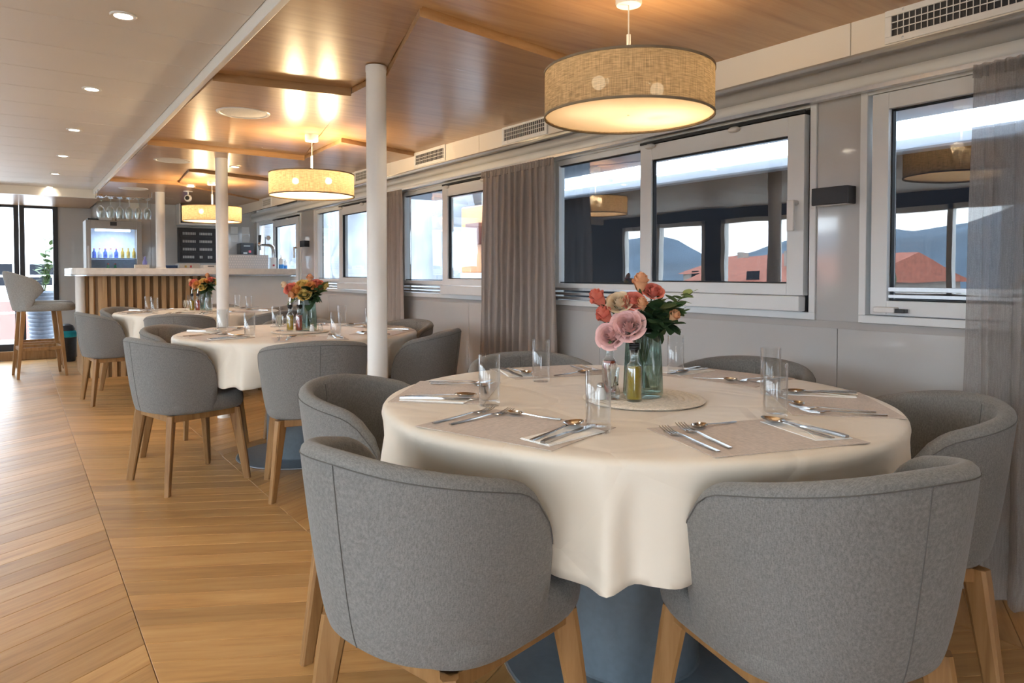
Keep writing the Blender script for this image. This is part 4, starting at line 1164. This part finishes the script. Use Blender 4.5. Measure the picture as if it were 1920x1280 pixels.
# ---- fridge
plain('fridge_grey', (0.36, 0.33, 0.30), 0.4, metal=0.2, noise=0.03)
plain('fridge_inner', (0.62, 0.72, 0.86), 0.5, noise=0.05)
emit('fridge_lamp', (0.75, 0.87, 1.0), 9)
FX0, FX1, FY, FZ = 0.672, 1.262, 9.66, 1.728
fr = thing('glass_door_fridge', 'upright grey drinks fridge with a lit glass door behind the bar', 'fridge', ((FX0+FX1)/2, FY, 0))
w = (FX1-FX0)/2
b = MB(); b.bx(-w, -w+0.03, 0.045, 0.42, 0.02, FZ).bx(w-0.03, w, 0.045, 0.42, 0.02, FZ).bx(-w+0.03, w-0.03, 0.39, 0.42, 0.02, FZ).bx(-w+0.03, w-0.03, 0.045, 0.39, FZ-0.04, FZ).bx(-w+0.03, w-0.03, 0.045, 0.39, 0.02, 0.40)
b.build('cabinet', M['fridge_grey'], fr, bevel=0.003)
MB().bx(-w+0.031, w-0.031, 0.384, 0.389, 0.41, FZ-0.045).build('liner', M['fridge_inner'], fr)
dr = MB(); fw = 0.06
dr.bx(-w, -w+0.052, 0, 0.04, 0.42, FZ).bx(w-0.058, w, 0, 0.04, 0.42, FZ).bx(-w+0.052, w-0.058, 0, 0.04, FZ-0.10, FZ).bx(-w+0.052, w-0.058, 0, 0.04, 0.42, 0.50)
d_ = dr.build('door', M['fridge_grey'], fr, bevel=0.003)
MB().add([(-w+0.052, 0.02, 0.50), (w-0.058, 0.02, 0.50), (w-0.058, 0.02, FZ-0.10), (-w+0.052, 0.02, FZ-0.10)], [(0, 1, 2, 3)]).build('pane', M['fridge_glass'], d_, recalc=False)
MB().bx(-0.045, 0.025, -0.008, 0.0, FZ-0.062, FZ-0.016).build('display', M['black_plastic'], d_)
MB().bx(-w+0.012, -w+0.030, -0.04, -0.022, 0.80, 1.42).bx(-w+0.012, -w+0.030, -0.03, 0.0, 0.82, 0.84).bx(-w+0.012, -w+0.030, -0.03, 0.0, 1.38, 1.40).build('handle', M['aluminium'], d_)
MB().bx(-w+0.10, w-0.12, 0.06, 0.09, FZ-0.125, FZ-0.105).build('light_tube', M['fridge_lamp'], fr)
sh_m = MB().bx(-w+0.034, w-0.034, 0.06, 0.375, -0.004, 0.0).mesh('shelf', M['fridge_inner'])
for z in (0.78, 1.05, 1.28): inst('shelf', sh_m, fr, (0, 0, z))
d = bpy.data.lights.new('fridge_light', 'AREA'); d.energy = 2.2; d.size = 0.35; d.size_y = 0.05; d.shape = 'RECTANGLE'; d.color = (0.72, 0.86, 1.0)
o = bpy.data.objects.new('fridge_light', d); col.objects.link(o); o.parent = fr; o.location = (0, 0.075, FZ-0.128)
plain('drink_blue', (0.10, 0.16, 0.55), 0.25, noise=0.2, nscale=40)
plain('drink_clear', (0.55, 0.62, 0.80), 0.2, noise=0.2, nscale=40)
plain('drink_gold', (0.45, 0.30, 0.06), 0.3, noise=0.2, nscale=40)
plain('drink_red', (0.55, 0.08, 0.10), 0.3, noise=0.1)
plain('drink_green', (0.06, 0.30, 0.18), 0.25, noise=0.2, nscale=40)
bm_ = {}
def small_bottle(kind, h, r):
    key = (kind, h)
    if key not in bm_: bm_[key] = (MB().lathe([(r*0.9, 0), (r, 0.006), (r, h*0.58), (r*0.42, h*0.76), (r*0.36, h*0.93)], 14).mesh('body', M['drink_'+kind], True), MB().lathe([(r*0.42, h*0.92), (r*0.42, h)], 12).mesh('cap', M['drink_red' if kind != 'gold' else 'drink_gold']))
    return bm_[key]
def drink(x, y, z, kind, h, r, label, group):
    t = thing('drink_bottle', label, 'bottle', (x, y, z), group=group)
    a, c = small_bottle(kind, h, r); inst('body', a, t); inst('cap', c, t)
cx = (FX0+FX1)/2
pos = ['leftmost', 'second', 'third', 'fourth', 'rightmost']
for k in range(5): drink(cx-0.205+0.058*k, FY+0.11, 1.2805, ['blue', 'clear', 'blue', 'clear', 'blue'][k], 0.115, 0.022, '%s small water bottle from the left on the upper fridge shelf' % pos[k], 'water bottles in the fridge')
for k in range(3): drink(cx+0.095+0.062*k, FY+0.12, 1.2805, 'gold', 0.125, 0.020, 'gold capped bottle, %s of three on the upper fridge shelf' % ('left', 'middle', 'right')[k], 'gold bottles in the fridge')
for k in range(2): drink(cx-0.06+0.075*k, FY+0.12, 1.0505, 'green', 0.165, 0.028, 'green bottle, %s of two on the lower fridge shelf' % ('left', 'right')[k], 'green bottles in the fridge')
box_thing('carton', 'white carton lying on the fridge', 'box', cx-0.15, cx-0.02, FY+0.05, FY+0.30, FZ, FZ+0.045, M['white_plastic'])
box_thing('tray', 'flat black tray lying on the fridge', 'tray', cx-0.27, cx-0.16, FY+0.04, FY+0.30, FZ, FZ+0.022, M['black_plastic'])
box_thing('carton', 'beige carton at the right on the fridge', 'box', cx+0.03, cx+0.16, FY+0.05, FY+0.25, FZ, FZ+0.03, M['trivet_rope'])

# ---- rack of hanging wine glasses
rk = thing('glass_rack', 'slim metal rack for wine glasses under the wooden ceiling above the bar', 'rack', (0.95, 8.55, 1.90))
b = MB()
for k in range(8): b.tube([(-0.245+0.07*k, -0.15, 0.004), (-0.245+0.07*k, 0.15, 0.004)], 0.003, 6)
b.build('rails', M['steel'], rk)
b = MB()
for sx in (-0.25, 0.25):
    for sy in (-0.12, 0.12): b.tube([(sx, sy, 0.0), (sx, sy, 0.066)], 0.003, 6)
for sy in (-0.12, 0.12): b.tube([(-0.26, sy, 0.006), (0.26, sy, 0.006)], 0.003, 6)
b.build('hangers', M['steel'], rk)
wg_stem = MB().lathe([(0.002, 0.0), (0.030, -0.001), (0.030, -0.003), (0.006, -0.006), (0.0035, -0.012), (0.0035, -0.088), (0.006, -0.098), (0.002, -0.099)], 20).mesh('stem', M['clear_glass'], True, 60)
wg_bowl = MB().lathe([(0.002, -0.0965), (0.008, -0.098), (0.026, -0.112), (0.036, -0.140), (0.0365, -0.160), (0.029, -0.215), (0.0275, -0.2155), (0.0345, -0.160), (0.034, -0.141), (0.024, -0.114), (0.002, -0.100)], 24).mesh('bowl', M['clear_glass'], True, 60)
rown = ['front', 'back']
for r_ in range(2):
    for k in range(6):
        t = thing('wine_glass', 'upside down wine glass hanging %s from the left in the %s row of the rack' % (['first', 'second', 'third', 'fourth', 'fifth', 'sixth'][k], rown[r_]), 'wine glass', (0.725+0.088*k+0.02*r_, 8.48+0.13*r_, 1.9005), group='hanging wine glasses')
        inst('stem', wg_stem, t); inst('bowl', wg_bowl, t)

# ---- switch rack, amplifier, shelf
plain('switch_grey', (0.52, 0.52, 0.50), 0.4, noise=0.05)
pr = thing('switch_panel', 'tall black panel with rows of grey switches on the wall behind the bar', 'panel', (1.965, BW-0.006, 1.255))
MB().bx(-0.235, 0.235, -0.05, 0, -0.02, 0.44).build('housing', M['black_plastic'], pr, bevel=0.003)
sw = MB().bx(-0.0062, 0.0062, -0.014, 0, -0.017, 0.017).mesh('switch', M['switch_grey'])
row_m = MB().bx(-0.20, 0.205, -0.06, -0.05, -0.044, 0.044).mesh('switch_row', M['black_plastic'])
for r_ in range(4):
    z = 0.055 + 0.103*(3-r_)
    ro = inst('switch_row', row_m, pr, (0, 0, z))
    for g_ in range(2):
        for k in range(8):
            if r_ == 3 and ((g_ == 0 and k > 6) or (g_ == 1 and k in (2, 3, 4))): continue
            inst('switch', sw, ro, (-0.172 + 0.205*g_ + 0.0205*k, -0.060, 0))
am = thing('amplifier', 'black audio amplifier on a shelf above the switch panel', 'amplifier', (1.965, BW-0.16, 1.745))
MB().bx(-0.225, 0.225, -0.10, 0.10, 0, 0.235).build('case', M['black_plastic'], am, bevel=0.003)
emit('indicator_blue', (0.25, 0.25, 1.0), 3)
for k in range(6): MB().bx(0.03+0.05*(k % 3), 0.055+0.05*(k % 3), -0.103, -0.10, 0.020+0.030*(k//3), 0.028+0.030*(k//3)).build('button', M['switch_grey'], am)
MB().bx(-0.19, -0.15, -0.103, -0.10, 0.04, 0.06).build('display', M['indicator_blue'], am)
MB().bx(0.195, 0.203, -0.103, -0.10, 0.055, 0.063).build('indicator', M['indicator_blue'], am)
MB().lathe([(0.018, 0), (0.017, 0.014)], 20, (-0.09, -0.10, 0.055), ax=Matrix.Rotation(radians(90), 3, 'X')).build('knob', M['black_rubber'], am, smooth=True)
t = thing('wall_shelf', 'white wall shelf carrying the amplifier', 'shelf', (1.965, BW-0.006, 1.745))
MB().bx(-0.25, 0.25, -0.26, 0, -0.022, -0.0005).build('board', M['white_paint'], t, bevel=0.002)
MB().bx(-0.25, -0.235, -0.26, 0, 0.0, 0.25).build('side', M['white_paint'], t)

# ---- things on and behind the counter
plain('dot_white', (0.78, 0.80, 0.82), 0.5, noise=0.02)
plain('dot_grey', (0.60, 0.64, 0.68), 0.5, noise=0.02)
def dots(t, hx, hy, hz):
    m = MB().lathe([(0.0002, 0.0), (0.0075, 0.0), (0.0075, 0.0012)], 8, ax=Matrix.Rotation(radians(90), 3, 'X')).mesh('dot', M['dot_white'])
    for j in range(5):
        for k in range(17):
            inst('dot', m, t, (-hx+0.018+0.0268*k+(0.0134 if j % 2 else 0), -hy, 0.02+0.03*j), (0, 0, 0))
box_thing('dotted_case', 'pale grey case with white dots on the bar left of the beer tap', 'case', 1.985, 2.45, 8.50, 8.74, CT, CT+0.162, M['dot_grey'], dots)
tp = thing('beer_tap', 'chrome swan neck beer tap with black handles on the bar', 'tap', (2.53, 8.60, CT))
MB().bx(-0.035, 0.035, -0.035, 0.035, 0, 0.135).build('font', M['white_plastic'], tp, bevel=0.006)
MB().bx(-0.012, 0.012, -0.0365, -0.0352, 0.03, 0.052).build('red_mark', M['drink_red'], tp)
pts = [(0.01, 0, 0.13)] + [(0.01-0.055*(1-cos(radians(a)))-0.0, 0, 0.225+0.055*sin(radians(a))) for a in (0, 25, 50, 75, 90)] + [(-0.09, 0, 0.283), (-0.15, 0, 0.286)]
MB().tube(pts, [0.02, 0.022, 0.024, 0.022, 0.02, 0.018, 0.014, 0.014], 14).build('neck', M['steel'], tp, smooth=True)
for k in range(2):
    MB().lathe([(0.008, -0.01), (0.013, 0.0), (0.013, 0.03), (0.006, 0.04)], 12, (-0.155-0.0*k, -0.025+0.05*k, 0.275)).build('valve', M['steel'], tp, smooth=True)
    MB().tube([(-0.155, -0.025+0.05*k, 0.312), (-0.150, -0.025+0.05*k, 0.40)], [0.007, 0.011], 10).build('lever', M['black_rubber'], tp, smooth=True)
    MB().tube([(-0.155, -0.025+0.05*k, 0.265), (-0.147, -0.025+0.05*k, 0.222)], [0.006, 0.005], 8).build('spout', M['black_rubber'], tp, smooth=True)
MB().lathe([(0.002, 0), (0.028, 0), (0.028, 0.006)], 20, (-0.055, -0.01, 0.37), ax=Matrix.Rotation(radians(90), 3, 'X')).build('badge', M['steel'], tp, smooth=True)
MB().tube([(-0.055, 0, 0.283), (-0.055, 0, 0.345)], 0.005, 8).build('badge_stem', M['steel'], tp)
MB().tube([(-0.085, 0, 0.283), (-0.088, 0, 0.385)], 0.004, 8).build('rod', M['black_rubber'], tp)
plain('soap_blue', (0.05, 0.28, 0.70), 0.3, noise=0.1)
def pump_bottle(x, y, label, s=1.0):
    t = thing('pump_bottle', label, 'bottle', (x, y, CT), group='pump bottles on the bar')
    MB().lathe([(0.030*s, 0), (0.032*s, 0.005), (0.032*s, 0.055*s)], 18, cap1=False).build('blue_label', M['soap_blue'], t, smooth=True)
    MB().lathe([(0.0318*s, 0.055*s), (0.032*s, 0.105*s), (0.024*s, 0.125*s), (0.010*s, 0.132*s), (0.010*s, 0.142*s)], 18, cap0=False).build('body', M['white_plastic'], t, smooth=True)
    MB().tube([(0, 0, 0.14*s), (0, 0, 0.172*s), (-0.022*s, 0, 0.170*s)], 0.005*s, 8).build('pump', M['white_plastic'], t, smooth=True)
pump_bottle(2.600, 8.50, 'larger blue and white pump bottle right of the beer tap', 0.95)
pump_bottle(2.665, 8.55, 'smaller blue and white pump bottle at the wall end of the bar', 0.72)
t = thing('machine_front', 'small black appliance with a red mark at the wall behind the dotted case', 'appliance', (2.565, 9.98, 1.16))
MB().bx(-0.085, 0.085, -0.10, 0.10, 0, 0.345).build('case', M['black_plastic'], t, bevel=0.006)
MB().bx(0.02, 0.05, -0.102, -0.10, 0.215, 0.245).build('red_mark', M['drink_red'], t)
MB().bx(-0.05, 0.0, -0.103, -0.10, 0.20, 0.218).build('drip_plate', M['switch_grey'], t)
MB().bx(-0.045, 0.04, -0.102, -0.10, 0.30, 0.312).build('display', M['switch_grey'], t)
t = thing('back_counter', 'low counter along the wall behind the bar', 'counter', (2.10, 9.86, 0))
MB().bx(-0.60, 0.60, -0.22, 0.23, 0, 1.12).build('cabinet', M['white_paint'], t, bevel=0.003)
MB().bx(-0.60, 0.60, -0.24, 0.23, 1.12, 1.16).build('worktop', M['stone_top'], t, bevel=0.004)
for k, (x, z, lab) in enumerate(((2.425, 1.57, 'upper left'), (2.425, 1.47, 'lower left'), (2.605, 1.70, 'upper right'), (2.605, 1.605, 'lower right'))):
    x = 2.45 if k < 2 else 2.60
    z = (1.685, 1.575)[k % 2]
    o = MB().bx(-0.048, 0.048, -0.0025, 0, -0.05, 0.05).build('notice', M['white_plastic'], None)
    o.location = (x, BW-0.0065, z); tag(o, '%s of four white notices on the wall behind the dotted case' % lab, 'notice', 'white notices on the bar wall')
def screen(t, hx, hy, hz):
    MB().bx(-0.05, -0.03, -hy-0.002, -hy, 0.010, 0.035).build('port', M['drink_gold'], t); MB().bx(0.005, 0.025, -hy-0.002, -hy, 0.010, 0.035).build('port', M['drink_red'], t)
box_thing('counter_box', 'flat grey device with two ports on the bar behind the second pole', 'device', 1.50, 1.72, 8.66, 8.86, CT, CT+0.055, M['switch_grey'], screen)
def slot(t, hx, hy, hz): MB().bx(-0.035, 0.035, -hy-0.0015, -hy, hz-0.020, hz-0.010).build('slot', M['black_plastic'], t)
box_thing('ticket_box', 'white box with a dark slot on the bar beside the second pole', 'box', 1.735, 1.90, 8.55, 8.75, CT, CT+0.04, M['white_plastic'], slot)
b = MB(); 
t = thing('folded_cloth', 'folded blue cloth on the bar right of the third pole', 'cloth', (1.43, 8.80, CT))
plain('cloth_blue', (0.05, 0.09, 0.20), 0.9, noise=0.1)
for k in range(3): MB().bx(-0.09+0.004*k, 0.09-0.006*k, -0.07, 0.07-0.01*k, 0.012*k+0.0005, 0.012*k+0.012).build('fold', M['cloth_blue'], t, bevel=0.004)
t = thing('spray_bottle', 'lilac cleaner bottle on the counter left of the third pole', 'bottle', (1.175, 8.80, CT))
plain('lilac', (0.26, 0.24, 0.55), 0.4, noise=0.1)
MB().lathe([(0.022, 0), (0.024, 0.006), (0.024, 0.075), (0.012, 0.10), (0.010, 0.11)], 16).build('body', M['lilac'], t, smooth=True)
MB().lathe([(0.012, 0.108), (0.012, 0.128), (0.005, 0.134)], 14).build('cap', M['lilac'], t, smooth=True)
t = thing('clutter_tray', 'beige tray with dark bottles at the fridge end of the bar', 'tray', (1.12, 8.62, CT))
MB().bx(-0.07, 0.07, -0.05, 0.05, 0, 0.01).bx(-0.07, 0.07, -0.05, -0.044, 0.01, 0.04).bx(-0.07, 0.07, 0.044, 0.05, 0.01, 0.04).bx(-0.07, -0.064, -0.044, 0.044, 0.01, 0.04).bx(0.064, 0.07, -0.044, 0.044, 0.01, 0.04).build('tray_body', M['trivet_rope'], t)

# ---- ceiling camera
t = thing('ceiling_camera', 'small white dome camera hanging from the wooden ceiling over the bar', 'camera', (1.50, 8.10, 1.972))
MB().lathe([(0.045, -0.012), (0.045, 0.0)], 24).build('mount', M['white_plastic'], t, smooth=True)
MB().tube([(0, 0, -0.010), (0, 0, -0.05)], 0.008, 8).build('arm', M['white_plastic'], t, smooth=True)
MB().sphere((0, 0, -0.078), 0.038, 20, 12).build('eye', M['white_plastic'], t, smooth=True)
MB().sphere((-0.008, -0.018, -0.078), 0.025, 16, 10).build('lens', M['black_rubber'], t, smooth=True)

# ------------------------------------------------------------------ bar stools
def stool(loc, rz, label):
    c = thing('bar_stool', label, 'stool', loc, rz, group='bar stools')
    rows, rim = shell(0.25, 0.26, 0.085, 0.70, 1.12, 0.99, 0.045, 0.84, 0.80, 0.13)
    # the sides are cut back into wings: lift the lower front of the shell
    for i, r in enumerate(rows):
        u = min(i, len(rows)-1-i)/(len(rows)/2)
        cut = max(0, 1-u/0.55)
        for k, p in enumerate(r):
            lowf = max(0, 0.92-p.z)/0.22
            p.y += -0.21*cut*min(1, lowf*1.3)*(1 if p.z > 0.79 else 0.8)
            p.y -= 0.10*max(0, (p.z-0.74))*1.2
    b = MB(); b.grid(rows, cap0=True, cap1=True); b.add([r[0] for r in rows], [tuple(range(len(rows)))])
    b.build('backrest', M['stool_fabric'], c, smooth=True, ang=60)
    rws = []
    for z, s in ((0.695, 0.90), (0.702, 0.97), (0.725, 1.0), (0.755, 0.99), (0.772, 0.93), (0.778, 0.70), (0.779, 0.25)):
        o = []
        for k in range(36):
            a = 2*pi*k/36; ca, sa = cos(a), sin(a)
            o.append((0.225*math.copysign(abs(ca)**0.6, ca)*s, (0.345 if sa > 0 else 0.21)*math.copysign(abs(sa)**0.6, sa)*s, z))
        rws.append(o)
    b = MB(); b.grid(rws, cu=True, cap0=True, cap1=True); b.build('seat', M['stool_fabric'], c, smooth=True, ang=60)
    ft = []
    for sx in (-1, 1):
        for sy in (-1, 1):
            top, bot = Vector((sx*0.165, sy*0.155+0.01, 0.70)), Vector((sx*0.205, sy*0.215+0.01, 0))
            rws = []
            for p, a in ((bot, 0.013), (top, 0.022)): rws.append([(p.x+a*k1, p.y+a*k2, p.z) for k1, k2 in ((-1, -1), (1, -1), (1, 1), (-1, 1))])
            b = MB(); b.grid(rws, cu=True, cap0=True, cap1=True); b.build('leg', M['oak_leg'], c, bevel=0.003)
    for s in (-1, 1):
        MB().bx(-0.185, 0.185, s*0.185, s*0.185+0.022, 0.285, 0.32).build('stretcher', M['oak_leg'], c, bevel=0.002)
        MB().bx(s*0.19-0.011, s*0.19+0.011, -0.17, 0.20, 0.285, 0.32).build('stretcher', M['oak_leg'], c, bevel=0.002)
    return c
stool((0.178, 9.08, 0), radians(-84), 'grey winged bar stool at the end of the bar, the nearer of two')
stool((0.20, 9.78, 0), radians(-88), 'grey winged bar stool at the end of the bar, the farther of two')
# bin with a teal bag on top
t = thing('waste_bin', 'black bin on the floor beyond the bar stools', 'bin', (0.500, 10.35, 0))
MB().lathe([(0.085, 0), (0.09, 0.01), (0.105, 0.30), (0.100, 0.30), (0.086, 0.015)], 24).build('bucket', M['black_plastic'], t, smooth=True)
plain('teal', (0.0, 0.28, 0.34), 0.6, noise=0.1)
t = thing('teal_bag', 'teal and black pouch resting on the black bin', 'bag', (0.495, 10.30, 0.3005))
MB().lathe([(0.09, 0), (0.12, 0.012), (0.118, 0.06), (0.09, 0.085)], 24).build('pouch', M['teal'], t, smooth=True)
MB().lathe([(0.088, 0.0855), (0.09, 0.11), (0.07, 0.15), (0.02, 0.17)], 24).build('cap', M['black_plastic'], t, smooth=True)
# ------------------------------------------------------------------ outside, beyond the glass door
plain('deck_grey', (0.42, 0.40, 0.40), 0.6, noise=0.06)
plain('boat_white', (0.80, 0.82, 0.84), 0.5, noise=0.04, nscale=2)
plain('boat_dark', (0.007, 0.009, 0.014), 0.7, spec=0.15, noise=0.2, nscale=2)
plain('plastic_wrap', (0.165, 0.185, 0.21), 0.35, noise=0.35, nscale=1.5)
plain('hull_maroon', (0.16, 0.07, 0.06), 0.5, noise=0.1, nscale=2)
plain('overhang_grey', (0.42, 0.46, 0.52), 0.6, noise=0.03, nscale=2)
dk = tag(MB().bx(-4, 4, 11.0, 14.2, -0.10, 0.0).build('open_deck', M['deck_grey']), kind='structure')
b = MB()
r_ = thing('deck_railing', 'thin white railing around the deck beyond the glass door', 'railing', (0, 14.0, 0))
for z in (0.45, 0.75, 1.05): MB().tube([(-3.5, 0, z), (3.5, 0, z)], 0.018, 8).build('rail', M['boat_white'], r_, smooth=True)
for k in range(8): MB().tube([(-3.5+k, 0, 0), (-3.5+k, 0, 1.05)], 0.016, 8).build('post', M['boat_white'], r_, smooth=True)
sh = thing('moored_ship', 'white ship with rows of windows moored beyond the glass door', 'ship', (-4, 24, -1))
MB().bx(-14, 8, 0, 4, 0, 1.3).build('hull', M['hull_maroon'], sh)
MB().bx(-14, 8, 0.1, 4, 1.3, 2.9).build('lower_deck', M['boat_white'], sh)
MB().bx(-14, 8, 0.6, 4, 2.9, 4.6).build('upper_deck', M['boat_white'], sh)
for k in range(12):
    MB().bx(-12.2+1.5*k, -11.1+1.5*k, 0.07, 0.11, 1.75, 2.35).build('window', M['boat_dark'], sh)
    MB().bx(-12.2+1.5*k, -10.9+1.5*k, 0.57, 0.61, 3.75, 4.1).build('window', M['overhang_grey'], sh)
# potted plant on the deck
p = thing('potted_plant', 'tall plant in a ribbed blue grey pot outside the glass door', 'plant', (0.27, 11.45, 0))
plain('pot_blue', (0.16, 0.20, 0.27), 0.5, noise=0.1)
prof = [(0.11, 0.0)]
for k in range(16):
    z = 0.02 + 0.052*k; r = 0.125 + 0.05*k/16
    prof += [(r, z), (r+0.010, z+0.018), (r+0.010, z+0.034), (r, z+0.050)]
prof += [(0.165, 0.86), (0.16, 0.80), (0.01, 0.80)]
MB().lathe(prof, 28).build('pot', M['pot_blue'], p, smooth=True, ang=30)
rnd = random.Random(4)
lm = LEAF['mid']
for k in range(7):
    a = rnd.random()*6.28; tip = Vector((0.13*cos(a), 0.13*sin(a), rnd.uniform(1.15, 1.62)))
    MB().tube([(0.03*cos(a), 0.03*sin(a), 0.80), tip*0.5 + Vector((0.01, 0, 0.42)), tip], [0.007, 0.005, 0.003], 6).build('stem', M['stem_green'], p)
    for j in range(7):
        q = tip.lerp(Vector((0.03*cos(a), 0.03*sin(a), 0.85)), j/9)
        inst('leaf', lm, p, q, (rnd.uniform(-.2, .9), 0, rnd.random()*6.28), (0.12, 0.12, 0.12))

# ------------------------------------------------------------------ outside the window wall: side deck roof, the neighbouring boat
structure(MB().bx(2.82, 4.72, -6, 8.5, 2.09, 2.13).build('side_deck_roof', M['overhang_grey']))
structure(MB().bx(2.82, 3.5, -6, 12, -0.1, 0.0).build('side_deck', M['deck_grey']))
nb = thing('neighbour_boat', 'dark sided boat with a white roof edge moored beyond the near windows', 'boat', (5.0, 0, -0.6))
MB().bx(0.0, 3.0, -9, 7.4, 0, 2.515).build('cabin_side', M['boat_dark'], nb)
MB().bx(-0.10, 3.1, -9, 7.5, 2.515, 2.615).build('roof_edge', M['overhang_grey'], nb, bevel=0.02)
MB().bx(-0.06, 0.0, -9, 7.4, 0.6, 0.72).build('rubbing_strake', M['boat_white'], nb)
for k in range(7): MB().bx(-0.012, 0.0, -8.2+2.2*k, -6.7+2.2*k, 1.35, 2.15).build('window', M['boat_dark'], nb)
wrap = thing('wrapped_boat', 'boat wrapped in white plastic sheet beyond the far windows', 'boat', (5.6, 0, -0.6))
rows = []
for j in range(13):
    z = 3.4*j/12
    rows.append([(0.06*sin(3.1*y+2*z)+0.04*sin(7.3*y-3*z)+0.05*sin(5*z+y), y, z) for y in [9.0+0.25*k for k in range(120)]])
b = MB(); b.grid(rows); b.build('plastic_sheet', M['plastic_wrap'], wrap, smooth=True, ang=80, recalc=False)
MB().bx(0.25, 3.0, 9.1, 38, 0, 3.35).build('hull', M['plastic_wrap'], wrap)
for k in range(5): MB().bx(-0.13, -0.08, 9.5+5*k, 9.56+5*k, 0, 3.4).build('batten', M['overhang_grey'], wrap)
st = thing('orange_boat_stern', 'orange wooden boat stern seen between the two other boats', 'boat', (5.3, 8.2, -0.6))
plain('boat_orange', (0.55, 0.20, 0.05), 0.4, noise=0.15, nscale=6)
MB().bx(0.0, 1.4, -0.15, 0.6, 1.7, 2.65).build('stern_board', M['boat_orange'], st, bevel=0.02)
MB().bx(-0.02, 1.4, -0.15, 0.6, 0.0, 1.7).build('hull', M['boat_white'], st, bevel=0.02)
MB().bx(-0.05, 0.0, 0.05, 0.4, 2.1, 2.4).build('hatch', M['hull_maroon'], st)
structure(MB().bx(2.82, 60, -40, 60, -1.2, -1.0).build('water', plain('water_grey', (0.10, 0.14, 0.17), 0.15, noise=0.2, nscale=1)))

# ------------------------------------------------------------------ the shore on the other side, mirrored in the near windows
plain('quay', (0.38, 0.36, 0.33), 0.8, noise=0.1, nscale=1)
plain('house_wall', (0.34, 0.31, 0.28), 0.8, noise=0.15, nscale=2)
plain('roof_tile', (0.34, 0.11, 0.07), 0.8, noise=0.2, nscale=6)
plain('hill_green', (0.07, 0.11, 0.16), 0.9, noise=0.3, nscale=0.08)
plain('crown_green', (0.05, 0.09, 0.03), 0.9, noise=0.4, nscale=2)
structure(MB().bx(-160, -3.0, -80, 120, -1.4, -0.9).build('shore_ground', M['quay']))
def house(x, y, w, d, h, rh, rz, label):
    t = thing('tile_roofed_house', label, 'house', (x, y, -0.9), rz, group='houses on the shore')
    MB().bx(-w/2, w/2, -d/2, d/2, 0, h).build('walls', M['house_wall'], t)
    e = 0.35
    b = MB(); b.add([(-w/2-e, -d/2-e, h-0.1), (w/2+e, -d/2-e, h-0.1), (w/2+e, d/2+e, h-0.1), (-w/2-e, d/2+e, h-0.1), (0, -d/2-e, h+rh), (0, d/2+e, h+rh)],
                    [(0, 1, 4), (2, 3, 5), (1, 2, 5, 4), (3, 0, 4, 5), (0, 3, 2, 1)])
    b.build('roof', M['roof_tile'], t)
    for s in (-0.3, 0.05, 0.32):
        f = MB().bx(w/2, w/2+0.04, s*d-0.45, s*d+0.45, 0.9, 2.1).build('window', M['boat_dark'], t)
    MB().bx(w*0.18, w*0.18+0.5, -0.3, 0.3, h+rh*0.3, h+rh*1.15).build('chimney', M['house_wall'], t)
house(-25, 18.5, 7, 9, 1.7, 1.1, 0.15, 'stone house with low red tiled roof opposite the near windows')
house(-31, 2.5, 7, 9, 1.9, 1.1, -0.1, 'long house with red tiled roof on the near shore')
house(-40, 32, 8, 9, 2.0, 1.3, 0.3, 'house with red roof farther along the shore')
house(-44, -10, 9, 12, 2.2, 1.4, 0.1, 'house with red roof behind the quay')
rnd = random.Random(12)
for k, (x, y, h) in enumerate(((-13, 10, 2.2), (-13, 22.2, 2.4), (-33, 11.5, 4.2), (-11.5, -3, 2.0))):
    t = thing('shore_tree', ['bushy tree beside the stone house', 'bushy tree between two red roofs', 'tall tree behind the red roofs', 'low bush near the quay'][k], 'tree', (x, y, -0.9), group='trees on the shore')
    MB().tube([(0, 0, 0), (0.05, 0, h*0.55)], [0.12, 0.07], 8).build('trunk', M['hull_maroon'], t)
    b = MB()
    for q in range(14):
        b.sphere((rnd.uniform(-.5, .5)*h*0.4, rnd.uniform(-.5, .5)*h*0.4, h*rnd.uniform(0.5, 0.95)), h*rnd.uniform(0.12, 0.22), 8, 6)
    b.build('crown', M['crown_green'], t, smooth=True)
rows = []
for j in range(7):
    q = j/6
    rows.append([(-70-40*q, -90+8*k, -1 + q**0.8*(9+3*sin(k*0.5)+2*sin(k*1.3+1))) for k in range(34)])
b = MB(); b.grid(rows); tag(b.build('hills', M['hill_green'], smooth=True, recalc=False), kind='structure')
